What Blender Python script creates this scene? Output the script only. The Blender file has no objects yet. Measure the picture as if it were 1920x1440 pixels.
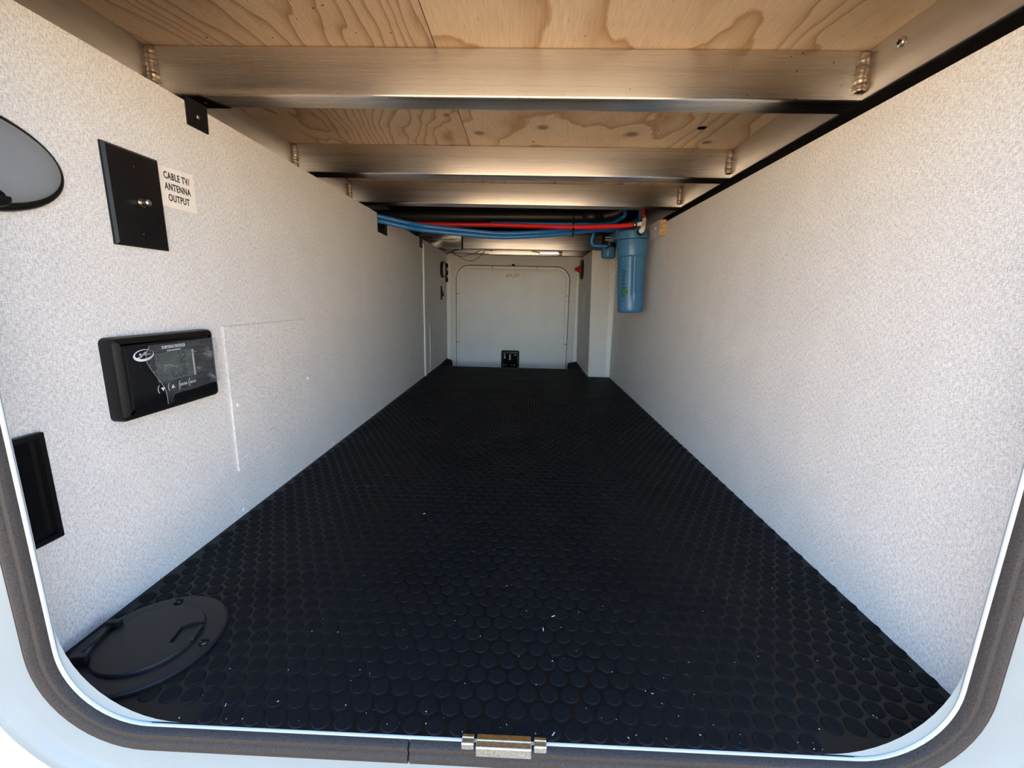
import bpy, bmesh, math, random
from mathutils import Vector, Matrix
import numpy as np
random.seed(7)
S = bpy.context.scene
COL = S.collection
PI = math.pi

# ------------------------------------------------------------------ camera
cam = bpy.data.cameras.new('camera'); cam.sensor_width = 36.0; cam.lens = 788.866 / 1920 * 36.0
cam.clip_start = 0.01; cam.clip_end = 200
camo = bpy.data.objects.new('camera', cam); COL.objects.link(camo)
FW = Vector((-0.02526969, 0.97979301, -0.19841146))
RT = Vector((0.9992952, 0.03026858, 0.02220165))
UP = Vector((-0.02775865, 0.19771059, 0.97986733))
M = Matrix.Identity(4)
for i in range(3):
    M[i][0] = RT[i]; M[i][1] = UP[i]; M[i][2] = -FW[i]
M.translation = Vector((0, -0.3616, 0.4142))
camo.matrix_world = M
S.camera = camo

# ------------------------------------------------------------------ sky, sun, exposure
W = bpy.data.worlds.new('sky'); S.world = W; W.use_nodes = True
nt = W.node_tree
sky = nt.nodes.new('ShaderNodeTexSky'); sky.sky_type = 'NISHITA'; sky.sun_disc = False
sky.sun_elevation = math.radians(57); sky.sun_rotation = 0.0; sky.air_density = 1.0; sky.dust_density = 0.15; sky.ozone_density = 3.0
bg = nt.nodes['Background']; bg.inputs['Strength'].default_value = 0.45
nt.links.new(sky.outputs[0], bg.inputs[0])
sun = bpy.data.lights.new('sun', 'SUN'); sun.energy = 14.0; sun.angle = 0.01; sun.color = (1.0, 0.92, 0.80)
suno = bpy.data.objects.new('sun', sun); COL.objects.link(suno)
suno.rotation_euler = Vector((0.22, -0.50, -0.84)).to_track_quat('-Z', 'Y').to_euler()
suno.location = (0, 3, 6)
S.view_settings.view_transform = 'Standard'; S.view_settings.look = 'None'
S.view_settings.gamma = 1.0; S.view_settings.use_curve_mapping = False
S.view_settings.exposure = 1.30
S.cycles.max_bounces = 16; S.cycles.diffuse_bounces = 9; S.cycles.glossy_bounces = 6

# ------------------------------------------------------------------ materials
MATS = {}
def nodes(name):
    m = bpy.data.materials.new(name); m.use_nodes = True
    t = m.node_tree; b = t.nodes['Principled BSDF']
    MATS[name] = m
    return m, t, b
def N(t, kind, **kw):
    n = t.nodes.new(kind)
    for k, v in kw.items():
        if k.startswith('i_'):
            n.inputs[k[2:].replace('_', ' ')].default_value = v
        else:
            setattr(n, k, v)
    return n
def coords(t, scale=(1, 1, 1)):
    c = N(t, 'ShaderNodeTexCoord'); mp = N(t, 'ShaderNodeMapping')
    mp.inputs['Scale'].default_value = scale
    t.links.new(c.outputs['Object'], mp.inputs[0])
    return mp.outputs[0]
def noise(t, vec, scale, detail=2.0, rough=0.5, dist=0.0):
    n = N(t, 'ShaderNodeTexNoise'); n.inputs['Scale'].default_value = scale
    n.inputs['Detail'].default_value = detail; n.inputs['Roughness'].default_value = rough
    n.inputs['Distortion'].default_value = dist
    t.links.new(vec, n.inputs['Vector'])
    return n.outputs['Fac']
def ramp(t, fac, stops):
    r = N(t, 'ShaderNodeValToRGB'); cr = r.color_ramp
    while len(cr.elements) < len(stops): cr.elements.new(0.5)
    for e, (p, c) in zip(cr.elements, stops):
        e.position = p; e.color = (c[0], c[1], c[2], 1) if not isinstance(c, (int, float)) else (c, c, c, 1)
    t.links.new(fac, r.inputs[0])
    return r.outputs[0]
def mathn(t, op, a, b=None, clamp=False):
    n = N(t, 'ShaderNodeMath', operation=op); n.use_clamp = clamp
    for i, x in enumerate((a, b)):
        if x is None: continue
        if isinstance(x, (int, float)): n.inputs[i].default_value = x
        else: t.links.new(x, n.inputs[i])
    return n.outputs[0]
def mixc(t, fac, a, b, mode='MIX'):
    n = N(t, 'ShaderNodeMix', data_type='RGBA', blend_type=mode)
    for s, x in ((0, fac), (6, a), (7, b)):
        if isinstance(x, (int, float)): n.inputs[s].default_value = x
        elif isinstance(x, tuple): n.inputs[s].default_value = (x[0], x[1], x[2], 1)
        else: t.links.new(x, n.inputs[s])
    return n.outputs[2]
def bump(t, b, h, strength, dist=0.001):
    n = N(t, 'ShaderNodeBump'); n.inputs['Strength'].default_value = strength; n.inputs['Distance'].default_value = dist
    t.links.new(h, n.inputs['Height']); t.links.new(n.outputs[0], b.inputs['Normal'])
def plain(name, col, rough=0.5, metal=0.0, spec=0.5, var=0.06, vs=60, bmp=0.0, bs=400):
    m, t, b = nodes(name)
    b.inputs['Roughness'].default_value = rough; b.inputs['Metallic'].default_value = metal
    b.inputs['Specular IOR Level'].default_value = spec
    v = coords(t); f = noise(t, v, vs, 3)
    d = tuple(c * (1 - var * 2) for c in col); l = tuple(min(1, c * (1 + var * 2)) for c in col)
    t.links.new(ramp(t, f, [(0.3, d), (0.7, l)]), b.inputs['Base Color'])
    if bmp: bump(t, b, noise(t, v, bs, 2), bmp, 0.0006)
    return m

# linen-look wall panel
def linen(name, light, dark, k=1.0):
    m, t, b = nodes(name)
    c = N(t, 'ShaderNodeTexCoord')
    def strand(sc, det=1.5):
        mp = N(t, 'ShaderNodeMapping'); mp.inputs['Scale'].default_value = sc
        t.links.new(c.outputs['Object'], mp.inputs[0])
        return noise(t, mp.outputs[0], 1.0, det, 0.55)
    v = strand((430 * k, 430 * k, 75 * k)); h = strand((90 * k, 90 * k, 520 * k)); g = strand((260 * k, 260 * k, 260 * k), 3)
    blot = strand((14, 14, 14), 3)
    vd = ramp(t, v, [(0.30, 0.0), (0.56, 1.0)]); hd = ramp(t, h, [(0.30, 0.0), (0.54, 1.0)])
    mul = mathn(t, 'MULTIPLY', vd, hd)
    f = mathn(t, 'ADD', mathn(t, 'MULTIPLY', mul, 0.62), mathn(t, 'MULTIPLY', g, 0.5))
    col = ramp(t, f, [(0.22, dark), (0.78, light)])
    col = mixc(t, 1.0, col, ramp(t, blot, [(0.3, 0.94), (0.7, 1.0)]), 'MULTIPLY')
    t.links.new(col, b.inputs['Base Color'])
    b.inputs['Roughness'].default_value = 0.62; b.inputs['Specular IOR Level'].default_value = 0.3
    bump(t, b, f, 0.5, 0.0006)
    return m
linen('linen', (0.87, 0.845, 0.81), (0.56, 0.54, 0.515), 2.1)
plain('panel_white', (0.80, 0.79, 0.77), 0.45, var=0.02)
plain('door_skin', (0.76, 0.755, 0.74), 0.38, var=0.02, vs=8)
plain('door_bead', (0.80, 0.79, 0.77), 0.35, var=0.02)
plain('trim_white', (0.84, 0.83, 0.80), 0.4, var=0.02)
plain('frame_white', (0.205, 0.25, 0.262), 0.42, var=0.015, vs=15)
plain('body_white', (0.50, 0.50, 0.50), 0.3, var=0.01, vs=4)
plain('lip_white', (0.55, 0.55, 0.54), 0.35, var=0.01)
plain('black_plastic', (0.0050, 0.0050, 0.0055), 0.40, spec=0.3, var=0.05, bmp=0.12, bs=1500)
plain('black_gloss', (0.006, 0.006, 0.007), 0.08, var=0.02)
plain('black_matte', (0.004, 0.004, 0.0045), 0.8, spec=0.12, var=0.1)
plain('black_metal', (0.004, 0.004, 0.0045), 0.5, spec=0.25, var=0.1)
plain('hatch_black', (0.0095, 0.0100, 0.0115), 0.45, spec=0.35, var=0.03, bmp=0.15, bs=1800)
plain('drain_black', (0.010, 0.0095, 0.009), 0.42, spec=0.4, var=0.1)
plain('paper', (0.90, 0.84, 0.74), 0.6, var=0.01)
plain('ink', (0.03, 0.03, 0.035), 0.6, var=0.02)
plain('white_print', (0.75, 0.76, 0.78), 0.4, var=0.01)
plain('grey_print', (0.42, 0.43, 0.45), 0.5, var=0.02)
plain('lcd', (0.055, 0.078, 0.068), 0.35, spec=0.3, var=0.04, vs=200)
plain('lcd_ink', (0.003, 0.004, 0.004), 0.4, spec=0.2, var=0.02)
plain('lens_grey', (0.23, 0.25, 0.265), 0.32, var=0.03, vs=20)
plain('pex_blue', (0.014, 0.15, 0.44), 0.33, var=0.04)
plain('pex_red', (0.62, 0.010, 0.016), 0.33, var=0.04)
plain('filter_blue', (0.042, 0.16, 0.31), 0.32, var=0.03, vs=30)
plain('filter_text', (0.004, 0.018, 0.04), 0.4, var=0.02)
plain('green_dot', (0.04, 0.21, 0.03), 0.45, var=0.06)
plain('fitting_white', (0.75, 0.72, 0.66), 0.4, var=0.04)
plain('crimp', (0.45, 0.28, 0.18), 0.3, 1.0, var=0.1)
plain('switch_red', (0.50, 0.012, 0.02), 0.35, var=0.05)
plain('wire_tan', (0.20, 0.15, 0.10), 0.5, var=0.08)
plain('wire_green', (0.06, 0.07, 0.05), 0.5, var=0.08)
plain('wire_blue', (0.03, 0.08, 0.20), 0.45, var=0.08)
plain('screw_steel', (0.62, 0.61, 0.60), 0.3, 1.0, var=0.1, vs=300)
plain('screw_white', (0.80, 0.80, 0.80), 0.35, var=0.03)
plain('brass', (0.62, 0.50, 0.28), 0.28, 1.0, var=0.1, vs=200)
plain('debris', (0.62, 0.58, 0.50), 0.7, var=0.15, vs=900)
plain('board_grey', (0.60, 0.585, 0.56), 0.5, var=0.03)
plain('striker_steel', (0.72, 0.71, 0.72), 0.24, 1.0, var=0.12, vs=500, bmp=0.25, bs=900)
plain('ground_tan', (0.58, 0.385, 0.21), 0.9, var=0.12, vs=3, bmp=0.4, bs=40)

# gasket foam: charcoal-brown, finely pored
m, t, b = nodes('gasket_foam')
v = coords(t)
t.links.new(ramp(t, noise(t, v, 700, 3), [(0.25, (0.019, 0.017, 0.016)), (0.75, (0.050, 0.044, 0.040))]), b.inputs['Base Color'])
b.inputs['Roughness'].default_value = 0.75; b.inputs['Specular IOR Level'].default_value = 0.25
bump(t, b, noise(t, v, 1600, 2), 0.25, 0.0005)

# rubber floor
def rubber(name, col, rough, bs, spec):
    m, t, b = nodes(name)
    v = coords(t)
    g = noise(t, v, 1100, 2); big = noise(t, v, 7, 3)
    t.links.new(mixc(t, 1.0, ramp(t, g, [(0.3, tuple(c * 0.6 for c in col)), (0.72, tuple(c * 1.5 for c in col))]),
                     ramp(t, big, [(0.3, 0.75), (0.7, 1.15)]), 'MULTIPLY'), b.inputs['Base Color'])
    t.links.new(ramp(t, noise(t, v, 9, 3), [(0.3, rough - 0.05), (0.7, rough + 0.06)]), b.inputs['Roughness'])
    b.inputs['Specular IOR Level'].default_value = spec
    bump(t, b, g, bs, 0.0004)
    return m
rubber('rubber_base', (0.0050, 0.0050, 0.0054), 0.42, 0.15, 0.24)
rubber('rubber_disc', (0.0072, 0.0073, 0.0080), 0.64, 0.55, 0.10)

# brushed aluminium; streaks run along axis 0 (x) or 1 (y)
def alu(name, axis, col=(0.735, 0.75, 0.765), specks=True, rough=0.27, dusty=False):
    m, t, b = nodes(name)
    sc = [420.0, 420.0, 420.0]; sc[axis] = 0.25
    v = coords(t, tuple(sc)); v1 = coords(t)
    st = noise(t, v, 1.0, 3, 0.6)
    wide = [55.0, 55.0, 55.0]; wide[axis] = 0.35
    ws = noise(t, coords(t, tuple(wide)), 1.0, 2)
    cl = noise(t, v1, 5, 3)
    base = mixc(t, 1.0, ramp(t, ws, [(0.3, tuple(c * 0.86 for c in col)), (0.7, col)]), ramp(t, cl, [(0.3, (0.90, 0.875, 0.85)), (0.7, (1, 1, 1))]), 'MULTIPLY')
    if specks:
        sp = noise(t, coords(t, (150, 150, 90)), 1.0, 1)
        mask = noise(t, v1, 3.2, 2)
        k = mathn(t, 'MULTIPLY', ramp(t, sp, [(0.735, 0.0), (0.76, 1.0)]), ramp(t, mask, [(0.46, 0.0), (0.6, 1.0)]))
        base = mixc(t, k, base, (0.035, 0.025, 0.018))
    if dusty:   # road dust baked onto the left end of the tube
        sx_ = N(t, 'ShaderNodeSeparateXYZ'); t.links.new(v1, sx_.inputs[0])
        zn = mathn(t, 'ADD', mathn(t, 'MULTIPLY', sx_.outputs['X'], -2.2), mathn(t, 'MULTIPLY', noise(t, v1, 9, 2), 0.5))
        zone = ramp(t, zn, [(0.62, 0.0), (1.0, 1.0)])
        low = ramp(t, sx_.outputs['Z'], [(0.006, 1.0), (0.014, 0.25)])
        gr = ramp(t, noise(t, v1, 850, 1), [(0.44, 0.0), (0.56, 0.9)])
        dm = mathn(t, 'MULTIPLY', mathn(t, 'MULTIPLY', zone, low), gr)
        base = mixc(t, dm, base, (0.46, 0.37, 0.27))
        t.links.new(mathn(t, 'SUBTRACT', 1.0, dm), b.inputs['Metallic'])
    t.links.new(base, b.inputs['Base Color'])
    b.inputs['Metallic'].default_value = 1.0; b.inputs['Anisotropic'].default_value = 0.8
    tg = N(t, 'ShaderNodeTangent', direction_type='RADIAL', axis='XYZ'[axis]); t.links.new(tg.outputs[0], b.inputs['Tangent'])
    t.links.new(ramp(t, st, [(0.25, rough - 0.03), (0.75, rough + 0.07)]), b.inputs['Roughness'])
    bump(t, b, st, 0.025, 0.0003)
    return m
alu('alu_x', 0); alu('alu_x_dusty', 0, dusty=True); alu('alu_y', 1, specks=False, rough=0.33)
m, t, b = nodes('weld'); v = coords(t, (70, 70, 240))
f = noise(t, v, 1.0, 1)
t.links.new(ramp(t, f, [(0.3, (0.34, 0.29, 0.24)), (0.62, (0.66, 0.60, 0.53))]), b.inputs['Base Color'])
b.inputs['Metallic'].default_value = 1.0; b.inputs['Roughness'].default_value = 0.36; bump(t, b, f, 0.15, 0.001)

# plywood veneer: cathedral grain along y, knots where given
def ply(name, pale, dark, freq, stretch, seed, knots=(), dust=0.0, shear=0.0):
    m, t, b = nodes(name)
    c = N(t, 'ShaderNodeTexCoord'); mp = N(t, 'ShaderNodeMapping')
    mp.inputs['Scale'].default_value = (1.0, stretch, 1.0); mp.inputs['Location'].default_value = (seed, seed * 0.7, 0)
    mp.inputs['Rotation'].default_value = (0, 0, shear)
    t.links.new(c.outputs['Object'], mp.inputs[0])
    big = noise(t, mp.outputs[0], 2.6, 5.0, 0.42, 0.3)
    sep = N(t, 'ShaderNodeSeparateXYZ'); t.links.new(mp.outputs[0], sep.inputs[0])
    ph = mathn(t, 'ADD', mathn(t, 'MULTIPLY', big, freq), mathn(t, 'MULTIPLY', sep.outputs['X'], freq * 0.8))
    sepo = N(t, 'ShaderNodeSeparateXYZ'); t.links.new(c.outputs['Object'], sepo.inputs[0])
    kmask = None
    for kx, ky, kr in knots:
        dx = mathn(t, 'SUBTRACT', sepo.outputs['X'], kx); dy = mathn(t, 'MULTIPLY', mathn(t, 'SUBTRACT', sepo.outputs['Y'], ky), 1.0)
        d = mathn(t, 'SQRT', mathn(t, 'ADD', mathn(t, 'MULTIPLY', dx, dx), mathn(t, 'MULTIPLY', dy, dy)))
        g = mathn(t, 'DIVIDE', kr, mathn(t, 'ADD', d, kr * 0.55))
        ph = mathn(t, 'ADD', ph, mathn(t, 'MULTIPLY', mathn(t, 'MULTIPLY', g, g), 0.75))
        core = mathn(t, 'SUBTRACT', 1.0, mathn(t, 'DIVIDE', d, kr), True)
        kmask = core if kmask is None else mathn(t, 'MAXIMUM', kmask, core)
    saw = mathn(t, 'FRACT', ph)
    fine = noise(t, coords(t, (330, 16, 330)), 1.0, 3, 0.6)
    band = ramp(t, saw, [(0.0, pale), (0.55, tuple(p * 0.96 for p in pale)), (0.84, tuple(0.45 * p + 0.55 * d for p, d in zip(pale, dark))), (0.95, dark), (0.985, tuple(0.5 * p + 0.5 * d for p, d in zip(pale, dark)))])
    col = mixc(t, 1.0, band, ramp(t, fine, [(0.25, (0.82, 0.78, 0.72)), (0.62, (1.0, 1.0, 1.0))]), 'MULTIPLY')
    blot = noise(t, coords(t), 3.5, 3)
    col = mixc(t, 1.0, col, ramp(t, blot, [(0.3, (0.88, 0.83, 0.77)), (0.65, (1, 1, 1))]), 'MULTIPLY')
    if kmask is not None:
        col = mixc(t, ramp(t, kmask, [(0.0, 0.0), (0.35, 0.25), (0.6, 0.85)]), col, (0.20, 0.105, 0.05))
    if dust:
        sp = noise(t, coords(t), 620, 1)
        msk = noise(t, coords(t), 2.3, 2)
        k = mathn(t, 'MULTIPLY', ramp(t, sp, [(0.60, 0.0), (0.66, dust)]), ramp(t, msk, [(0.35, 0.15), (0.6, 1.0)]))
        col = mixc(t, k, col, (0.11, 0.065, 0.035))
        sp2 = noise(t, coords(t, (120, 120, 120)), 1.0, 1)
        col = mixc(t, ramp(t, sp2, [(0.76, 0.0), (0.78, 1.0)]), col, (0.05, 0.03, 0.02))
    t.links.new(col, b.inputs['Base Color'])
    b.inputs['Roughness'].default_value = 0.55; b.inputs['Specular IOR Level'].default_value = 0.35
    bump(t, b, fine, 0.15, 0.0006)
    return m
ply('ply_left', (0.68, 0.52, 0.36), (0.37, 0.235, 0.13), 24.0, 0.40, 3.1, [(-0.2012, 0.7601, 0.012)], 0.75, 0.25)
ply('ply_right', (0.80, 0.64, 0.45), (0.50, 0.315, 0.165), 10.0, 0.45, 8.6,
    [(0.0337, 0.8272, 0.024), (0.27, 0.8656, 0.026), (0.4858, 0.9156, 0.021), (-0.135, 0.87, 0.021), (0.0111, 0.9287, 0.008)], 0.25, -0.2)
plain('wood_end', (0.42, 0.25, 0.10), 0.6, var=0.25, vs=150)

# clear plastics
def clear(name, tint, mixf, rough, wr=0.0):
    m, t, b = nodes(name)
    t.nodes.remove(b)
    tr = N(t, 'ShaderNodeBsdfTransparent'); tr.inputs[0].default_value = (*tint, 1)
    gl = N(t, 'ShaderNodeBsdfGlossy'); gl.inputs['Roughness'].default_value = rough; gl.inputs['Color'].default_value = (0.9, 0.9, 0.92, 1)
    df = N(t, 'ShaderNodeBsdfDiffuse'); df.inputs['Color'].default_value = (0.7, 0.72, 0.75, 1)
    mx = N(t, 'ShaderNodeMixShader'); ad = N(t, 'ShaderNodeMixShader'); ad.inputs[0].default_value = 0.4
    t.links.new(gl.outputs[0], ad.inputs[1]); t.links.new(df.outputs[0], ad.inputs[2])
    v = coords(t)
    if wr:
        w = noise(t, coords(t, (60, 34, 90)), 1.0, 3, 0.6, 1.2)
        t.links.new(ramp(t, w, [(0.4, mixf * 0.5), (0.62, mixf), (0.7, mixf * 2.4), (0.76, mixf)]), mx.inputs[0])
        bn = N(t, 'ShaderNodeBump'); bn.inputs['Strength'].default_value = wr; bn.inputs['Distance'].default_value = 0.003
        t.links.new(w, bn.inputs['Height']); t.links.new(bn.outputs[0], gl.inputs['Normal'])
    else:
        mx.inputs[0].default_value = mixf
    t.links.new(tr.outputs[0], mx.inputs[1]); t.links.new(ad.outputs[0], mx.inputs[2])
    t.links.new(mx.outputs[0], t.nodes['Material Output'].inputs[0])
    return m
clear('film', (0.90, 0.91, 0.93), 0.19, 0.28, 0.9)
clear('clear_tube', (0.93, 0.93, 0.92), 0.28, 0.12)
m, t, b = nodes('lamp_glow'); b.inputs['Emission Color'].default_value = (1.0, 0.86, 0.68, 1); b.inputs['Emission Strength'].default_value = 1.8  # glow added as fill light for the far end
b.inputs['Base Color'].default_value = (0.8, 0.75, 0.65, 1)

# ------------------------------------------------------------------ mesh helpers
def merge(bm, other):
    me = bpy.data.meshes.new('tmp'); other.to_mesh(me); other.free(); bm.from_mesh(me); bpy.data.meshes.remove(me)
def bbox(x0, x1, y0, y1, z0, z1, bev=0.0, seg=2, bm=None):
    o = bmesh.new()
    bmesh.ops.create_cube(o, size=1.0, matrix=Matrix.Translation(((x0 + x1) / 2, (y0 + y1) / 2, (z0 + z1) / 2)) @ Matrix.Diagonal((abs(x1 - x0), abs(y1 - y0), abs(z1 - z0), 1)))
    if bev: bmesh.ops.bevel(o, geom=o.edges[:], offset=bev, segments=seg, affect='EDGES', profile=0.5)
    if bm is None: return o
    merge(bm, o); return bm
def prism(poly, d, bev=0.0, seg=2):
    """polygon of 3-D points extruded by vector d"""
    o = bmesh.new(); d = Vector(d)
    a = [o.verts.new(Vector(p)) for p in poly]; c = [o.verts.new(Vector(p) + d) for p in poly]
    n = len(a)
    o.faces.new(a[::-1]); o.faces.new(c)
    for i in range(n): o.faces.new((a[i], a[(i + 1) % n], c[(i + 1) % n], c[i]))
    bmesh.ops.recalc_face_normals(o, faces=o.faces[:])
    if bev: bmesh.ops.bevel(o, geom=o.edges[:], offset=bev, segments=seg, affect='EDGES', profile=0.5)
    return o
def smooth_path(pts, n=8):
    P = [Vector(p) for p in pts]; out = []
    for i in range(len(P) - 1):
        p0 = P[max(i - 1, 0)]; p1 = P[i]; p2 = P[i + 1]; p3 = P[min(i + 2, len(P) - 1)]
        for k in range(n):
            s = k / n
            out.append(0.5 * ((2 * p1) + (-p0 + p2) * s + (2 * p0 - 5 * p1 + 4 * p2 - p3) * s * s + (-p0 + 3 * p1 - 3 * p2 + p3) * s ** 3))
    out.append(P[-1]); return out
def tube(pts, r, n=12, caps=True, rf=None):
    o = bmesh.new(); P = [Vector(p) for p in pts]; rings = []; prev = None
    for i, p in enumerate(P):
        tg = (P[min(i + 1, len(P) - 1)] - P[max(i - 1, 0)]).normalized()
        if prev is None:
            u = tg.orthogonal().normalized()
        else:
            u = (prev - tg * prev.dot(tg)).normalized()
        prev = u; w = tg.cross(u)
        rr_ = r if rf is None else rf(i)
        rings.append([o.verts.new(p + (u * math.cos(2 * PI * k / n) + w * math.sin(2 * PI * k / n)) * rr_) for k in range(n)])
    for a, c in zip(rings, rings[1:]):
        for k in range(n): o.faces.new((a[k], a[(k + 1) % n], c[(k + 1) % n], c[k]))
    if caps: o.faces.new(rings[0][::-1]); o.faces.new(rings[-1])
    for f_ in o.faces: f_.smooth = True
    bmesh.ops.recalc_face_normals(o, faces=o.faces[:])
    return o
def lathe(prof, base, n=48, rmod=None, cap=True, mat4=None):
    """prof: (radius, height) list around +z at base"""
    o = bmesh.new(); rings = []; base = Vector(base)
    for r, h in prof:
        ring = []
        for k in range(n):
            a = 2 * PI * k / n; q = r + (rmod(a, h) if rmod else 0)
            ring.append(o.verts.new((q * math.cos(a), q * math.sin(a), h)))
        rings.append(ring)
    for a, c in zip(rings, rings[1:]):
        for k in range(n): o.faces.new((a[k], a[(k + 1) % n], c[(k + 1) % n], c[k]))
    if cap: o.faces.new(rings[0][::-1]); o.faces.new(rings[-1])
    bmesh.ops.recalc_face_normals(o, faces=o.faces[:])
    if mat4 is not None: o.transform(mat4)
    bmesh.ops.translate(o, verts=o.verts[:], vec=base)
    for f_ in o.faces: f_.smooth = len(f_.verts) == 4
    return o
OFF = {}
def link(name, bm, mat, parent=None, origin=None, smooth=None, mesh=None):
    """bm in world coordinates -> one mesh object under parent (or with its origin at its base)"""
    if mesh is None:
        if parent is not None: org = OFF[parent.name]
        elif origin is not None: org = Vector(origin)
        else:
            lo = [min(v.co[i] for v in bm.verts) for i in range(3)]; hi = [max(v.co[i] for v in bm.verts) for i in range(3)]
            org = Vector(((lo[0] + hi[0]) / 2, (lo[1] + hi[1]) / 2, lo[2]))
        bmesh.ops.translate(bm, verts=bm.verts[:], vec=-org)
        me = bpy.data.meshes.new(name); bm.to_mesh(me); bm.free()
        if smooth:
            for p in me.polygons: p.use_smooth = True
            me.set_sharp_from_angle(angle=math.radians(smooth))
    else: me = mesh; org = OFF[parent.name] if parent is not None else Vector(origin or (0, 0, 0))
    me.materials.append(MATS[mat])
    o = bpy.data.objects.new(name, me); COL.objects.link(o)
    if parent is not None: o.parent = parent
    else: o.location = org
    OFF[o.name] = org
    return o
def tag(o, label, cat, group=None):
    o['label'] = label; o['category'] = cat
    if group: o['group'] = group
    return o
def struct(o, label=None):
    o['kind'] = 'structure'
    if label: o['label'] = label
    return o
def empty(name, loc):
    o = bpy.data.objects.new(name, None); COL.objects.link(o); o.location = loc; o.empty_display_size = 0.02
    OFF[o.name] = Vector(loc)
    return o
def text_bm(body, size, mat4, align='CENTER', depth=0.0003, sx=1.0, bold=0.0):
    cu = bpy.data.curves.new('t', 'FONT'); cu.body = body; cu.size = size; cu.align_x = align; cu.align_y = 'CENTER'
    cu.extrude = depth / 2; cu.offset = bold; cu.space_character = 1.12; cu.resolution_u = 3
    ob = bpy.data.objects.new('t', cu); COL.objects.link(ob)
    dg = bpy.context.evaluated_depsgraph_get(); dg.update()
    me = bpy.data.meshes.new_from_object(ob.evaluated_get(dg))
    bpy.data.objects.remove(ob); bpy.data.curves.remove(cu)
    o = bmesh.new(); o.from_mesh(me); bpy.data.meshes.remove(me)
    o.transform(mat4 @ Matrix.Diagonal((sx, 1, 1, 1)))
    return o
L = -0.5224; R = 0.4776
def frame3(o, ax, ay, az):
    m_ = Matrix.Identity(4)
    for i in range(3): m_[i][0] = ax[i]; m_[i][1] = ay[i]; m_[i][2] = az[i]
    m_.translation = Vector(o); return m_
def ML(y, z, c=0.0):   # plane of the left wall: right = +y, up = +z, out = +x
    return frame3((L + c, y, z), (0, 1, 0), (0, 0, 1), (1, 0, 0))
def MB_(x, z, y):      # plane facing the camera
    return frame3((x, y, z), (1, 0, 0), (0, 0, 1), (0, -1, 0))
def rr(x0, x1, z0, z1, r, n=10, start=None):
    """rounded rectangle, counter-clockwise from a point on the bottom edge: (x, z, nx, nz)"""
    s = (x0 + x1) / 2 if start is None else start
    P = [(s, z0, 0, -1)]
    for cx, cz, a0 in ((x1 - r, z0 + r, -PI / 2), (x1 - r, z1 - r, 0), (x0 + r, z1 - r, PI / 2), (x0 + r, z0 + r, PI)):
        for k in range(n + 1):
            a = a0 + PI / 2 * k / n; P.append((cx + r * math.cos(a), cz + r * math.sin(a), math.cos(a), math.sin(a)))
    P.append((s, z0, 0, -1)); return P
def sweep(path, prof, closed_prof=False, weld=True, caps=False):
    """path of (x, z, nx, nz); prof of (offset, y)"""
    o = bmesh.new(); rings = []
    for x, z, nx, nz in path:
        rings.append([o.verts.new((x + nx * of, y, z + nz * of)) for of, y in prof])
    m_ = len(prof)
    for a, c in zip(rings, rings[1:]):
        for k in range(m_ if closed_prof else m_ - 1): o.faces.new((a[k], a[(k + 1) % m_], c[(k + 1) % m_], c[k]))
    if caps: o.faces.new(rings[0]); o.faces.new(rings[-1][::-1])
    if weld: bmesh.ops.remove_doubles(o, verts=o.verts[:], dist=1e-5)
    bmesh.ops.recalc_face_normals(o, faces=o.faces[:])
    return o
def disc_bm(center, axis, r, h, n=20, bev=0.0):
    o = bmesh.new(); ax = Vector(axis).normalized(); q = ax.to_track_quat('Z', 'Y').to_matrix().to_4x4(); q.translation = Vector(center) + ax * h / 2
    bmesh.ops.create_cone(o, cap_ends=True, segments=n, radius1=r, radius2=r - bev, depth=h, matrix=q)
    return o
def bool_cut(bm, cutter):
    """cut a closed mesh out of another (both freed), result bmesh"""
    a = bpy.data.meshes.new('a'); bm.to_mesh(a); bm.free(); c = bpy.data.meshes.new('c'); cutter.to_mesh(c); cutter.free()
    oa = bpy.data.objects.new('a', a); oc = bpy.data.objects.new('c', c); COL.objects.link(oa); COL.objects.link(oc)
    md = oa.modifiers.new('b', 'BOOLEAN'); md.operation = 'DIFFERENCE'; md.object = oc; md.solver = 'EXACT'
    dg = bpy.context.evaluated_depsgraph_get(); dg.update()
    me = bpy.data.meshes.new_from_object(oa.evaluated_get(dg))
    bpy.data.objects.remove(oa); bpy.data.objects.remove(oc); bpy.data.meshes.remove(a); bpy.data.meshes.remove(c)
    o = bmesh.new(); o.from_mesh(me); bpy.data.meshes.remove(me); return o

# ------------------------------------------------------------------ the setting
FLOOR_END = 2.172
fl = struct(link('floor', bbox(L - 0.008, R + 0.008, -0.0345, FLOOR_END, -0.012, 0.0), 'rubber_base', origin=(0, 0, 0)), 'black rubber floor mat with a raised round stud pattern')
PITCH = 0.0227; ROW = PITCH * math.sqrt(3) / 2
def coin(n):
    o = bmesh.new()
    prof = [(0.0098, 0.0), (0.0093, 0.0011), (0.0088, 0.00135)]
    rg = [[o.verts.new((r * math.cos(2 * PI * k / n), r * math.sin(2 * PI * k / n), h)) for k in range(n)] for r, h in prof]
    for a, c in zip(rg, rg[1:]):
        for k in range(n): o.faces.new((a[k], a[(k + 1) % n], c[(k + 1) % n], c[k]))
    o.faces.new(rg[-1]); return o
OX0, OX1, OZ0, OZ1, OR = -0.4338, 0.4008, 0.0, 0.735, 0.080
HATCH = (-0.4365, 0.059, 0.0770)
spots = []
nrow = int((FLOOR_END + 0.03) / ROW)
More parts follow.
